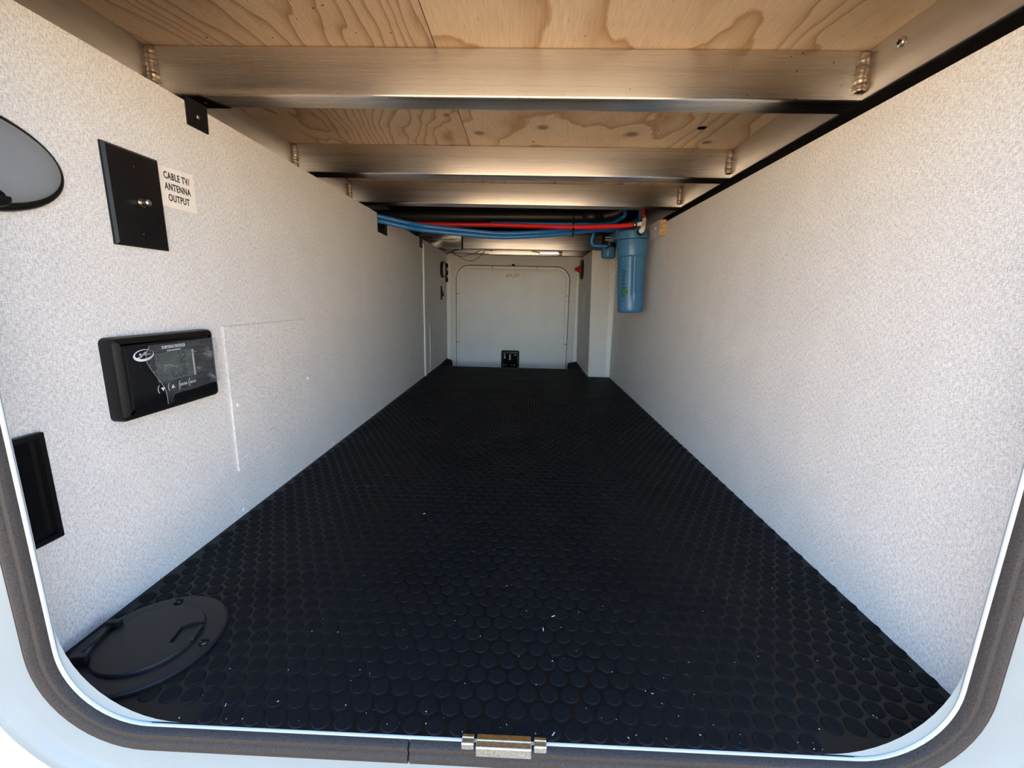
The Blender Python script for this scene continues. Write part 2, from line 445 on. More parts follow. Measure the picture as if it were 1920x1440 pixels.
for i in range(nrow + 1):
    y = -0.0242 + i * ROW
    if y > FLOOR_END - 0.006: break
    off = 0.0373 + (PITCH / 2 if i % 2 else 0)
    for k in range(-30, 24):
        x = off + k * PITCH
        if x < L + 0.004 or x > R - 0.004: continue
        if y > 1.93 and x > 0.35: continue
        if math.hypot(x - HATCH[0], y - HATCH[1]) < HATCH[2] - 0.006: continue
        if y < -0.02 and (x < OX0 + 0.113 or x > OX1 - 0.113): continue
        spots.append((x, y))
def size_px(s):
    d = Vector((s[0], s[1], 0)) - M.translation; dep = d.dot(FW)
    u = 960 + 788.87 * d.dot(RT) / dep; v_ = 720 - 788.87 * d.dot(UP) / dep
    inside = 60 < u < 1860 and v_ < 1425 and (s[0] > -0.43 or s[1] > 0.02)
    return (0 if inside else 1, dep)
spots.sort(key=size_px)
cb = coin(14); cme = bpy.data.meshes.new('raised_disc'); cb.to_mesh(cme); cb.free()
for p in cme.polygons: p.use_smooth = len(p.vertices) == 4
cme.materials.append(MATS['rubber_disc'])
for x, y in spots[:300]:
    o = bpy.data.objects.new('raised_disc', cme); COL.objects.link(o); o.parent = fl; o.location = (x, y, 0)
pr_ = [(0.0098, 0.0), (0.0093, 0.0011), (0.0088, 0.00135)]; n = 12
vs, fs = [], []
for x, y in spots[300:]:
    b0 = len(vs)
    for r, h in pr_:
        for k in range(n): vs.append((x + r * math.cos(2 * PI * k / n), y + r * math.sin(2 * PI * k / n), h))
    for q in range(2):
        for k in range(n): fs.append((b0 + q * n + k, b0 + q * n + (k + 1) % n, b0 + (q + 1) * n + (k + 1) % n, b0 + (q + 1) * n + k))
    fs.append(tuple(b0 + 2 * n + k for k in range(n)))
me = bpy.data.meshes.new('raised_discs'); me.from_pydata(vs, [], fs); me.update(); me.materials.append(MATS['rubber_disc'])
o = bpy.data.objects.new('raised_stud_field', me); COL.objects.link(o); o.parent = fl; o['kind'] = 'stuff'

# lower sill beyond the mat, in front of the far door
struct(link('floor_step', bbox(-0.54, 0.42, FLOOR_END - 0.02, 2.56, -0.14, -0.10), 'panel_white'), 'low sill between the mat and the far door')
link('mat_edge', bbox(-0.5224, 0.362, FLOOR_END, FLOOR_END + 0.004, -0.10, 0.0022), 'black_plastic', fl)

# walls
T = 0.011
HL = 0.697; HR = 0.686
yz = [(-0.028, -0.1), (2.52, -0.1), (2.52, HL), (1.286, HL), (1.286, 0.634), (1.174, 0.634), (1.174, HL), (-0.028, HL)]
wl = struct(link('wall_left', prism([(L, y, z) for y, z in yz], (-T, 0, 0)), 'linen', origin=(L, 0, 0)), 'pale linen-textured panel wall on the left')
wr = struct(link('wall_right', prism([(R, y, z) for y, z in [(-0.028, -0.1), (2.52, -0.1), (2.52, HR), (-0.028, HR)]], (T, 0, 0)), 'linen', origin=(R, 0, 0)), 'pale linen-textured panel wall on the right')
YB = 2.5
wb_bm = prism([(x, YB, z) for x, z in [(L, -0.12), (0.40, -0.12), (0.40, 0.69), (L, 0.69)]], (0, 0.03, 0))
wb = struct(link('wall_back', wb_bm, 'linen', origin=(0, YB, 0)), 'pale far end wall around the second door')
# boxed-in corner on the right
YC = 1.9457
cp = [(0.345, YC, 0.672), (0.363, YC, 0.0), (0.3635, 2.5, 0.0), (0.3455, 2.5, 0.672)]
cbm = bmesh.new()
va = [cbm.verts.new(p) for p in [(0.345, YC, 0.672), (0.3635, YC, -0.1), (0.3635, 2.5, -0.1), (0.3455, 2.5, 0.672)]]
vb = [cbm.verts.new((R - 0.0002, p[1], p[2])) for p in [(0, YC, 0.672), (0, YC, -0.1), (0, 2.5, -0.1), (0, 2.5, 0.672)]]
cbm.faces.new(va); cbm.faces.new(vb[::-1])
for i in range(4): cbm.faces.new((va[i], vb[i], vb[(i + 1) % 4], va[(i + 1) % 4]))
bmesh.ops.recalc_face_normals(cbm, faces=cbm.faces[:])
struct(link('wall_corner', cbm, 'linen', origin=(0.36, YC, 0)), 'boxed-in pale corner column beside the far door')
def batten(name, x0, x1, y0, y1, z0, z1, lean=0.0, mat='trim_white'):
    b_ = bbox(x0, x1, y0, y1, z0, z1, 0.0015)
    for v_ in b_.verts: v_.co.x += lean * (v_.co.z - z0)
    return struct(link(name, b_, mat))
batten('trim_1', L, L + 0.007, 1.828, 1.852, 0.001, 0.676)
batten('trim_2', 0.452, 0.4774, YC - 0.007, YC, 0.012, 0.66, -0.018)
batten('trim_3', L + 0.001, L + 0.026, YB - 0.012, YB, 0.0, 0.60)
batten('trim_4', L + 0.001, L + 0.026, YB - 0.012, YB, 0.605, 0.655)
batten('trim_5', 0.334, 0.3625, YB - 0.012, YB, 0.0, 0.60)
# ceiling of plywood sheets carried on the frame
ce = struct(empty('ceiling', (0, 0, 0.8462)), 'raw plywood underside of the deck above')
link('plywood_board', bbox(-0.78, -0.1715, -0.03, 1.42, 0.8462, 0.864), 'ply_left', ce)
hole = disc_bm((0.433, 0.8182, 0.830), (0, 0, 1), 0.0115, 0.06, 20)
for v_ in hole.verts: v_.co.x = 0.433 + (v_.co.x - 0.433) * 1.0
pbo = link('plywood_board', bool_cut(bbox(-0.1695, 0.70, -0.03, 1.42, 0.8462, 0.864), hole), 'ply_right', ce)
pbo.data.materials.append(MATS['black_matte'])          # drilled hole's wall coloured black for the shade inside it
for p in pbo.data.polygons:
    if abs(p.normal.z) < 0.5 and (p.center.xy - Vector((0.433, 0.8182))).length < 0.02: p.material_index = 1
link('added_hole_backing', bbox(-0.78, 0.70, -0.03, 1.42, 0.8665, 0.870), 'black_matte', ce)  # unseen black sheet added above the boards so the hole reads dark
link('black_panel', bbox(-0.78, 0.70, 1.421, 2.53, 0.846, 0.862), 'black_matte', ce)  # plain black panel as ceiling beyond the third beam

# ------------------------------------------------------------------ door opening: lip, frame, gasket, outside skin
OX0, OX1, OZ0, OZ1, OR = -0.4338, 0.4008, 0.0, 0.735, 0.080
YO = -0.035
A = rr(OX0, OX1, OZ0, OZ1, OR, 14, start=-0.0985)
fr = struct(empty('trim_6', (0, YO, 0)), 'pale painted frame around the compartment opening')
link('lip', sweep(A, [(0.003, YO - 0.0015), (0.0008, YO - 0.0020), (0.0, YO - 0.0010), (0.0, YO + 0.0010), (0.004, YO + 0.0010)]), 'lip_white', fr, smooth=50)
B = rr(OX0, OX1, OZ0, OZ1, 0.108, 14, start=-0.0985)
cres = bmesh.new(); ra = [cres.verts.new((p[0] + p[2] * 0.002, YO + 0.001, p[1] + p[3] * 0.002)) for p in A]
rb = [cres.verts.new((p[0], YO + 0.0022, p[1])) for p in B]; rc = [cres.verts.new((p[0] + p[2] * 0.05, YO + 0.0026, p[1] + p[3] * 0.05)) for p in B]
for i in range(len(A) - 1):
    cres.faces.new((ra[i], ra[i + 1], rb[i + 1], rb[i])); cres.faces.new((rb[i], rb[i + 1], rc[i + 1], rc[i]))
bmesh.ops.recalc_face_normals(cres, faces=cres.faces[:])
link('corner_return', cres, 'frame_white', fr)
link('frame_face', sweep(A, [(0.004, YO), (0.060, YO), (0.066, YO - 0.003), (0.072, YO - 0.0075), (0.079, YO - 0.009), (0.086, YO - 0.0075), (0.088, YO - 0.004)]), 'frame_white', fr, smooth=40)
ga = empty('door_gasket', (0, YO, -0.03)); tag(ga, 'dark foam weather seal running around the compartment opening', 'seal')
gprof = [(0.0012, YO - 0.0012), (0.0020, YO - 0.006), (0.0040, YO - 0.0082), (0.0070, YO - 0.0086), (0.0092, YO - 0.0076), (0.0104, YO - 0.0074),
         (0.0125, YO - 0.0094), (0.0165, YO - 0.0100), (0.0195, YO - 0.0092), (0.0204, YO - 0.0084), (0.0214, YO - 0.0088), (0.0235, YO - 0.0062), (0.0250, YO - 0.0005)]
gp = A[:]; gp[0] = (A[0][0] + 0.0008, *A[0][1:]); gp[-1] = (A[-1][0] - 0.0008, *A[-1][1:])
link('seal_strip', sweep(gp, gprof, closed_prof=True, weld=False, caps=True), 'gasket_foam', ga, smooth=40)
# second thinner line where the strip doubles at the sides
A2 = [p for p in A if p[1] < 0.6 and p[0] < -0.2]
# exterior skin with the opening
ext = bmesh.new()
big = rr(-3.0, 3.0, -0.45, 2.3, 0.02, 14, start=-0.0985)
e1 = [ext.verts.new((p[0] + p[2] * 0.087, YO - 0.0045, p[1] + p[3] * 0.087)) for p in A]
e2 = [ext.verts.new((p[0], YO - 0.0045, p[1])) for p in big]
for i in range(len(A) - 1): ext.faces.new((e1[i], e1[i + 1], e2[i + 1], e2[i]))
bmesh.ops.recalc_face_normals(ext, faces=ext.faces[:])
struct(link('wall_exterior', ext, 'body_white', origin=(0, YO, 0)), 'white outer skin of the vehicle body around the opening')
struct(link('wall_roof', bbox(-3, 3, YO, 2.6, 2.28, 2.32), 'body_white'))
struct(link('wall_far_side', bbox(-3, 3, 2.585, 2.6, -0.45, 2.28), 'body_white'))
struct(link('wall_front_end', bbox(-3.02, -3.0, YO, 2.6, -0.45, 2.3), 'body_white'))
struct(link('wall_rear_end', bbox(3.0, 3.02, YO, 2.6, -0.45, 2.3), 'body_white'))
struct(link('floor_underside', bbox(-3, 3, YO, 2.6, -0.47, -0.45), 'black_matte'))
struct(link('ground', bbox(-60, 60, -60, 60, -1.0, -0.95), 'ground_tan'), 'sunlit tan ground outside')

# ------------------------------------------------------------------ aluminium frame
def beam(y0, y1, z0, z1, x0, x1, label, welds, mat='alu_x', extra=None):
    t_ = empty('crossbeam', ((x0 + x1) / 2, (y0 + y1) / 2, z0)); tag(t_, label, 'beam', 'aluminium crossbeams under the deck')
    b_ = bbox(x0, x1, y0, y1, z0, z1)
    ed = [e for e in b_.edges if abs(e.verts[0].co.x - e.verts[1].co.x) > 0.1]
    bmesh.ops.bevel(b_, geom=ed, offset=0.0045, segments=4, affect='EDGES', profile=0.5)
    link('tube', b_, mat, t_, smooth=50)
    for x, s in welds:
        rnd = random.Random(int(x * 1000 + y0 * 77))
        n_ = 22; zz = [z0 + 0.012 + (z1 - z0 - 0.018) * k / (n_ - 1) for k in range(n_)]
        pts = [(x - s * 0.006 + rnd.uniform(-0.0006, 0.0006), y0 - 0.0015, z) for z in zz]
        rad = [0.0095 * (0.82 + 0.24 * abs(math.sin(k * 1.25))) * (0.75 if k in (0, n_ - 1) else 1) for k in range(n_)]
        link('weld_bead', tube(pts, 0.0095, 12, True, lambda i: rad[i]), 'weld', t_)
    return t_
XL, XR = -0.69, 0.577
beam(0.4762, 0.5285, 0.765, 0.8462, XL, XR, 'nearest aluminium crossbeam, broad and speckled at its left end', [(XL, -1), (XR, 1)], 'alu_x_dusty')
beam(0.960, 1.0125, 0.765, 0.8462, XL, XR, 'second aluminium crossbeam, behind the strip of plywood with knots', [(XL, -1), (XR, 1)])
beam(1.352, 1.404, 0.765, 0.8462, XL, XR, 'third aluminium crossbeam, just in front of the black drain pipe', [(XL, -1), (XR, 1)])
b4 = beam(2.30, 2.345, 0.706, 0.800, -0.386, 0.50, 'farther aluminium crossbeam seen below the sagging blue pipes', [])
link('sleeve', bbox(-0.66, -0.388, 2.305, 2.345, 0.708, 0.79, 0.003), 'alu_y', b4)
link('sleeve_flange', bbox(-0.66, -0.42, 2.27, 2.306, 0.752, 0.758, 0.001), 'alu_y', b4)
link('joint_plate', bbox(-0.394, -0.384, 2.292, 2.302, 0.703, 0.80, 0.001), 'black_metal', b4)
beam(2.455, 2.495, 0.690, 0.76, L + 0.002, 0.40, 'farthest aluminium crossbeam, above the far door wall', [])
def rail(x0, x1, y0, y1, z0, z1, label):
    b_ = bbox(x0, x1, y0, y1, z0, z1)
    ed = [e for e in b_.edges if abs(e.verts[0].co.y - e.verts[1].co.y) > 0.1]
    bmesh.ops.bevel(b_, geom=ed, offset=0.004, segments=3, affect='EDGES', profile=0.5)
    o = link('frame_rail', b_, 'alu_y', smooth=50); tag(o, label, 'rail', 'long aluminium side rails'); return o
rail(-0.742, XL - 0.0003, -0.028, 2.52, 0.765, 0.8462, 'long aluminium side rail above the left wall')
rail(XR + 0.0003, 0.63, -0.028, 2.52, 0.765, 0.8462, 'long aluminium side rail above the right wall, with a cross-head screw')
struct(link('void_shade_panel', bbox(0.582, 0.63, -0.028, 2.52, 0.55, 0.7645, 0.001), 'black_matte'), 'added black panel standing in for the dark void over the right wall')  # black colour supplies the darkness of the open void behind the gap
struct(link('trim_8', bbox(-0.76, -0.60, -0.028, 2.52, 0.45, 0.62, 0.002), 'black_matte'), 'dark cavity lining behind the left wall')
# cross-head screw on the right rail
def screw(parent_or_none, c, axis, r, h, mat, label=None, cross=True):
    ax = Vector(axis).normalized()
    b_ = bmesh.new()
    q = ax.to_track_quat('Z', 'Y').to_matrix().to_4x4(); q.translation = Vector(c)
    prof = [(r, 0), (r, h * 0.45), (r * 0.8, h * 0.85), (r * 0.45, h)]
    o_ = lathe(prof, (0, 0, 0), 16); o_.transform(q); merge(b_, o_)
    s_ = link('screw', b_, mat, parent_or_none)
    if cross:
        cb_ = bmesh.new()
        for dx, dy in ((0.55, 0.14), (0.14, 0.55)):
            k_ = bbox(-r * dx, r * dx, -r * dy, r * dy, h * 0.92, h * 1.06); k_.transform(q); merge(cb_, k_)
        if parent_or_none is not None: link('cross_slot', cb_, 'black_matte', s_)
        else:
            OFF[s_.name] = Vector(s_.location); link('cross_slot', cb_, 'black_matte', s_)
    return s_
s_ = screw(None, (XR, 0.4069, 0.8209), (-1, 0, 0), 0.0075, 0.004, 'screw_steel'); tag(s_, 'single cross-head screw in the right side rail', 'screw')

# ------------------------------------------------------------------ far door
dr = struct(empty('door_1', (-0.08, YB, -0.1)), 'pale far baggage door with rounded corners')
DP = rr(-0.4565, 0.289, -0.20, 0.623, 0.085, 10)
def clipz(b_, z=-0.118):
    r_ = bmesh.ops.bisect_plane(b_, geom=b_.verts[:] + b_.edges[:] + b_.faces[:], plane_co=(0, 0, z), plane_no=(0, 0, 1), clear_inner=True); return b_
link('frame_bead', clipz(sweep(DP, [(0.0, YB), (0.0, YB - 0.010), (-0.004, YB - 0.013), (-0.016, YB - 0.013), (-0.020, YB - 0.010), (-0.020, YB - 0.004), (-0.026, YB - 0.002)])), 'door_bead', dr, smooth=35)
link('frame_outline', clipz(sweep(DP, [(0.0045, YB - 0.0006), (0.0, YB - 0.0012)])), 'black_matte', dr)  # thin black line around the outside of the door bead
pts = [(p[0] - p[2] * 0.0245, YB - 0.0012, p[1] - p[3] * 0.0245) for p in DP[1:-1]]
link('door_panel', clipz(prism(pts, (0, -0.003, 0))), 'door_skin', dr)
pts2 = rr(-0.4565 + 0.036, 0.289 - 0.036, -0.20, 0.623 - 0.034, 0.065, 10)
link('panel_groove', clipz(sweep(pts2, [(0.0012, YB - 0.0045), (0.0, YB - 0.0052), (-0.0012, YB - 0.0045)])), 'door_bead', dr)
for x, z in [(-0.22, 0.613), (0.075, 0.613), (-0.4465, 0.44), (-0.4465, 0.12), (0.279, 0.44), (0.279, 0.12)]:
    ver = abs(z - 0.613) < 0.01
    link('bead_clip', bbox(x - (0.002 if ver else 0.009), x + (0.002 if ver else 0.009), YB - 0.0142, YB - 0.012, z - (0.009 if ver else 0.002), z + (0.009 if ver else 0.002), 0.0006), 'wire_tan', dr)
link('top_catch', bbox(-0.092, -0.072, YB - 0.02, YB, 0.627, 0.637, 0.002), 'black_metal', dr)
st = link('door_sticker', bbox(-0.139, -0.030, YB - 0.0062, YB - 0.0046, 0.549, 0.578, 0.0004), 'paper', dr)
bm_ = bmesh.new()
rnd = random.Random(3)
for z in (0.572, 0.564, 0.556):
    x = -0.132
    while x < -0.042:
        w = rnd.uniform(0.004, 0.016)
        bbox(x, min(x + w, -0.038), YB - 0.0068, YB - 0.0061, z - 0.0018, z + 0.0018, bm=bm_); x += w + rnd.uniform(0.002, 0.008)
link('sticker_print', bm_, 'wire_tan', st)
la = link('latch_plate', clipz(bbox(-0.1515, -0.0290, YB - 0.024, YB - 0.004, -0.13, 0.070, 0.010, 3)), 'black_plastic', dr, smooth=40)
link('latch_recess', bbox(-0.137, -0.043, YB - 0.0262, YB - 0.022, -0.10, 0.052, 0.003), 'black_gloss', la)
bm_ = bmesh.new()
for x, z, w, h in [(-0.127, 0.043, 0.005, 0.004), (-0.127, 0.024, 0.005, 0.0085), (-0.091, 0.041, 0.0045, 0.003), (-0.091, 0.032, 0.005, 0.004), (-0.091, 0.022, 0.005, 0.004), (-0.092, 0.011, 0.006, 0.004),
                   (-0.055, 0.040, 0.005, 0.003), (-0.130, -0.028, 0.004, 0.004), (-0.112, -0.028, 0.003, 0.0035), (-0.078, -0.029, 0.003, 0.0035), (-0.060, -0.029, 0.004, 0.004)]:
    bbox(x - w, x + w, YB - 0.0268, YB - 0.0258, z - h, z + h, 0.0004, 1, bm=bm_)
link('latch_marks', bm_, 'grey_print', la)

# wedge-shaped black corner shoes at the end of the mat
def shoe(x0, x1, flip, label):
    a_, c_ = (x0, x1)
    o_ = bmesh.new()
    near = [(a_, 2.178, -0.06), (c_, 2.178, -0.06), (c_, 2.178, -0.008), (a_, 2.178, 0.004)]
    far = [(a_, 2.45, -0.06), (c_ + (0.01 if not flip else -0.01) * 0, 2.45, -0.06), (c_, 2.45, 0.0), (a_, 2.45, 0.012)]
    v1 = [o_.verts.new(p) for p in near]; v2 = [o_.verts.new(p) for p in far]
    o_.faces.new(v1); o_.faces.new(v2[::-1])
    for i in range(4): o_.faces.new((v1[i], v2[i], v2[(i + 1) % 4], v1[(i + 1) % 4]))
    bmesh.ops.recalc_face_normals(o_, faces=o_.faces[:])
    bmesh.ops.bevel(o_, geom=o_.edges[:], offset=0.006, segments=3, affect='EDGES')
    s = link('corner_shoe', o_, 'black_matte', smooth=40); tag(s, label, 'bracket', 'black corner shoes'); return s
shoe(L + 0.001, L + 0.044, False, 'black plastic corner shoe at the mat end by the left wall')
shoe(0.3625, 0.297, True, 'black plastic corner shoe at the mat end by the boxed column')

# ------------------------------------------------------------------ things on the left wall
# oval lamp
la = empty('oval_lamp', (L, 0.04, 0.485)); tag(la, 'oval courtesy lamp with a black rim and frosted grey lens', 'lamp')
ec, ea, eb = (0.04, 0.535), 0.0875, 0.049
def oval(prof, n=64, rim=None):
    o_ = bmesh.new(); rings = []
    for s, c in prof:
        rings.append([o_.verts.new((L + c, ec[0] + (ea + s) * math.cos(2 * PI * k / n), ec[1] + (eb + s) * math.sin(2 * PI * k / n))) for k in range(n)])
    for a_, c_ in zip(rings, rings[1:]):
        for k in range(n): o_.faces.new((a_[k], a_[(k + 1) % n], c_[(k + 1) % n], c_[k]))
    o_.faces.new(rings[-1]); o_.faces.new(rings[0][::-1])
    bmesh.ops.recalc_face_normals(o_, faces=o_.faces[:])
    return o_
rim = oval([(0.0, 0.0), (0.0005, 0.004), (-0.001, 0.007), (-0.004, 0.0085), (-0.006, 0.0082)])
link('lamp_rim', rim, 'black_plastic', la, smooth=50)
lens = bmesh.new(); n = 64; rings = []
for s in (1.0, 0.985, 0.95, 0.88, 0.76, 0.6, 0.4, 0.2):
    h = 0.0075 + 0.010 * (1 - s ** 4) ** 0.6
    rings.append([lens.verts.new((L + h, ec[0] + (ea - 0.0048) * s * math.cos(2 * PI * k / n), ec[1] + 0.0012 + (eb - 0.0062) * s * math.sin(2 * PI * k / n))) for k in range(n)])
for a_, c_ in zip(rings, rings[1:]):
    for k in range(n): lens.faces.new((a_[k], a_[(k + 1) % n], c_[(k + 1) % n], c_[k]))
lens.faces.new(rings[-1]); bmesh.ops.recalc_face_normals(lens, faces=lens.faces[:])
link('lens', lens, 'lens_grey', la, smooth=60)
sw = link('switch_lobe', lathe([(0.027, 0.0), (0.0265, 0.009), (0.023, 0.0135), (0.012, 0.0145)], (0, 0, 0), 32, mat4=ML(0.040, 0.500) @ Matrix.Diagonal((1.15, 0.48, 1, 1))), 'black_plastic', la, smooth=50)
link('rocker', lathe([(0.016, 0.0), (0.015, 0.0165), (0.008, 0.0175)], (0, 0, 0), 28, mat4=ML(0.046, 0.501) @ Matrix.Diagonal((0.9, 0.45, 1, 1))), 'black_gloss', sw, smooth=50)

# coax wall plate
wp = empty('wall_plate', (L, 0.2208, 0.471)); tag(wp, 'tall black wall plate with one threaded coaxial socket', 'wall plate')
pb = bmesh.new()
y0, y1, z0, z1 = 0.1803, 0.2612, 0.4710, 0.5925
out = [(L, y0, z0), (L, y1, z0), (L, y1, z1), (L, y0, z1)]; inn = [(L + 0.0062, y0 + 0.006, z0 + 0.006), (L + 0.0062, y1 - 0.006, z0 + 0.006), (L + 0.0062, y1 - 0.006, z1 - 0.006), (L + 0.0062, y0 + 0.006, z1 - 0.006)]
mid = [(L + 0.003, y0, z0), (L + 0.003, y1, z0), (L + 0.003, y1, z1), (L + 0.003, y0, z1)]
mid2 = [(L + 0.0056, y0 + 0.003, z0 + 0.003), (L + 0.0056, y1 - 0.003, z0 + 0.003), (L + 0.0056, y1 - 0.003, z1 - 0.003), (L + 0.0056, y0 + 0.003, z1 - 0.003)]
lv = [[pb.verts.new(p) for p in q] for q in (out, mid, mid2, inn)]
for a_, c_ in zip(lv, lv[1:]):
    for k in range(4): pb.faces.new((a_[k], a_[(k + 1) % 4], c_[(k + 1) % 4], c_[k]))
pb.faces.new(lv[-1]); pb.faces.new(lv[0][::-1]); bmesh.ops.recalc_face_normals(pb, faces=pb.faces[:])
link('plate', pb, 'black_plastic', wp, smooth=25)
for z in (0.5735, 0.4885):
    screw(wp, (L + 0.0060, 0.2215, z), (1, 0, 0), 0.0032, 0.0009, 'black_gloss', cross=True)
sk = link('coax_socket', lathe([(0.0062, 0), (0.0062, 0.0025)], (0, 0, 0), 6, mat4=ML(0.2222, 0.5290, 0.006)), 'brass', wp)
thr = [(0.0040 + (0.0004 if k % 2 else 0), 0.0025 + k * 0.0007) for k in range(13)] + [(0.0030, 0.0122), (0.0012, 0.0122)]
link('thread', lathe(thr, (0, 0, 0), 20, mat4=ML(0.2222, 0.5290, 0.006)), 'screw_steel', sk)
# paper label
sl = empty('paper_label', (L, 0.296, 0.536)); tag(sl, 'cream sticker lettered CABLE TV/ ANTENNA OUTPUT beside the black wall plate', 'label')
lb = prism([(L, 0.2625, 0.5345), (L, 0.3290, 0.5345), (L, 0.3290, 0.5915), (L, 0.2625, 0.5885)], (0.0006, 0, 0))
link('sticker', lb, 'paper', sl)
bm_ = bmesh.new()
for s_, z in (('CABLE TV/', 0.5775), ('ANTENNA', 0.5625), ('OUTPUT', 0.5475)):
    merge(bm_, text_bm(s_, 0.0135, ML(0.2955, z, 0.0008), sx=0.68, bold=0.0003))
link('lettering', bm_, 'ink', sl)

# solar controller
sc = empty('solar_controller', (L, 0.226, 0.246)); tag(sc, 'black solar charge controller with a small green display and peeling film', 'controller')
def rrbox(yc, zc, w, h, r, prof, n=6):
    """rounded box on the left wall; prof list of (inset, out)"""
    P = rr(-w / 2, w / 2, -h / 2, h / 2, r, n)[1:-1]
    o_ = bmesh.new(); rings = []
    for ins, c in prof: rings.append([o_.verts.new((L + c, yc + p[0] - p[2] * ins, zc + p[1] - p[3] * ins)) for p in P])
    m_ = len(P)
    for a_, c_ in zip(rings, rings[1:]):
        for k in range(m_): o_.faces.new((a_[k], a_[(k + 1) % m_], c_[(k + 1) % m_], c_[k]))
    o_.faces.new(rings[-1]); o_.faces.new(rings[0][::-1]); bmesh.ops.recalc_face_normals(o_, faces=o_.faces[:])
    return o_
CY, CZ = 0.2245, 0.3015
hs = link('housing', rrbox(CY, CZ, 0.172, 0.108, 0.008, [(0, 0), (0, 0.012), (0.0015, 0.0155), (0.008, 0.019), (0.0105, 0.0192)]), 'black_plastic', sc, smooth=28)
CT = 0.0192
fc = link('faceplate', rrbox(CY, CZ, 0.146, 0.082, 0.002, [(0, CT - 0.001), (0, CT + 0.0004), (0.0006, CT + 0.0007)]), 'black_gloss', sc)
dp = link('display', rrbox(CY + 0.0005, CZ + 0.008, 0.064, 0.040, 0.001, [(0, CT), (0, CT + 0.0010)]), 'lcd', sc)
link('display_edge', bbox(L + CT, L + CT + 0.0014, CY + 0.0335, CY + 0.0362, CZ - 0.0125, CZ + 0.0275, 0.0004), 'grey_print', fc)
def seg7(bm_, ch, y, z, w, h, th, x):
    sg = {'3': 'abgcd', '2': 'abged', 'L': 'fed', 'u': 'ecd', 'E': 'afged'}[ch]
    hh = h / 2
    g_ = {'a': (y, z + hh, 1), 'g': (y, z, 1), 'd': (y, z - hh, 1), 'f': (y - w / 2, z + hh / 2, 0), 'b': (y + w / 2, z + hh / 2, 0), 'e': (y - w / 2, z - hh / 2, 0), 'c': (y + w / 2, z - hh / 2, 0)}
    for s in sg:
        a_, b_, hz = g_[s]; dy, dz = ((w / 2 - th * 0.3, th / 2) if hz else (th / 2, hh / 2 - th * 0.3))
        bbox(x, x + 0.0003, a_ - dy, a_ + dy, b_ - dz, b_ + dz, bm=bm_)
bm_ = bmesh.new()
for ch, y in (('3', 0.0075), ('2', 0.0165)): seg7(bm_, ch, CY + y, CZ + 0.0175, 0.0066, 0.0140, 0.0018, L + CT + 0.0011)
for ch, y in (('L', -0.002), ('u', 0.0080), ('E', 0.0180)): seg7(bm_, ch, CY + y, CZ - 0.0010, 0.0068, 0.0140, 0.0018, L + CT + 0.0011)
for z in (0.024, 0.019, 0.003, -0.002): bbox(L + CT + 0.0009, L + CT + 0.0012, CY - 0.0275, CY - 0.0262, CZ + z - 0.0014, CZ + z + 0.0014, bm=bm_)
bbox(L + CT + 0.0009, L + CT + 0.0012, CY + 0.0222, CY + 0.0252, CZ + 0.0232, CZ + 0.0243, bm=bm_)
link('segments', bm_, 'lcd_ink', dp)
bm_ = text_bm('30 AMP SOLAR CONTROLLER', 0.0064, ML(CY + 0.002, CZ + 0.0352, CT + 0.0008), sx=0.44, bold=0.00010)
bbox(L + CT + 0.0006, L + CT + 0.0009, CY - 0.010, CY + 0.014, CZ + 0.0296, CZ + 0.0299, bm=bm_)
for k in range(8): bbox(L + CT + 0.0006, L + CT + 0.0009, CY - 0.010 + k * 0.003, CY - 0.0082 + k * 0.003, CZ + 0.0292, CZ + 0.0312, bm=bm_)
link('heading', bm_, 'white_print', fc)
# oval emblem with swoosh
bm_ = bmesh.new()
def ell_ring(bm_, yc, zc, a0, b0, a1, b1, dy, dz, x, n=40, rot=0.0):
    o_ = bmesh.new(); rg = []
    for (a_, b_, oy, oz) in ((a0, b0, 0, 0), (a1, b1, dy, dz)):
        for xx in (x, x + 0.0003):
            q_ = []
            for k in range(n):
                p, q = a_ * math.cos(2 * PI * k / n) + oy, b_ * math.sin(2 * PI * k / n) + oz
                q_.append(o_.verts.new((xx, yc + p * math.cos(rot) - q * math.sin(rot), zc + p * math.sin(rot) + q * math.cos(rot))))
            rg.append(q_)
    for i, j in ((0, 1), (1, 3), (3, 2), (2, 0)):
        for k in range(n): o_.faces.new((rg[i][k], rg[i][(k + 1) % n], rg[j][(k + 1) % n], rg[j][k]))
    bmesh.ops.recalc_face_normals(o_, faces=o_.faces[:]); merge(bm_, o_)
ell_ring(bm_, CY - 0.0475, CZ + 0.0285, 0.0155, 0.0078, 0.0138, 0.0058, 0.0010, 0.0012, L + CT + 0.0006, rot=0.05)
link('emblem_ring', bm_, 'white_print', fc)
bm_ = bmesh.new()
merge(bm_, tube([(L + CT + 0.0008, CY - 0.0475 + a_, CZ + 0.0285 + b_) for a_, b_ in ((-0.010, -0.003), (-0.004, -0.0015), (0.002, 0.0035), (0.005, 0.0045), (0.001, 0.0005), (0.010, 0.001))], 0.0009, 6))
merge(bm_, disc_bm((L + CT + 0.0006, CY - 0.0525, CZ + 0.0300), (1, 0, 0), 0.0016, 0.0004, 12))
link('emblem_swoosh', bm_, 'grey_print', fc)
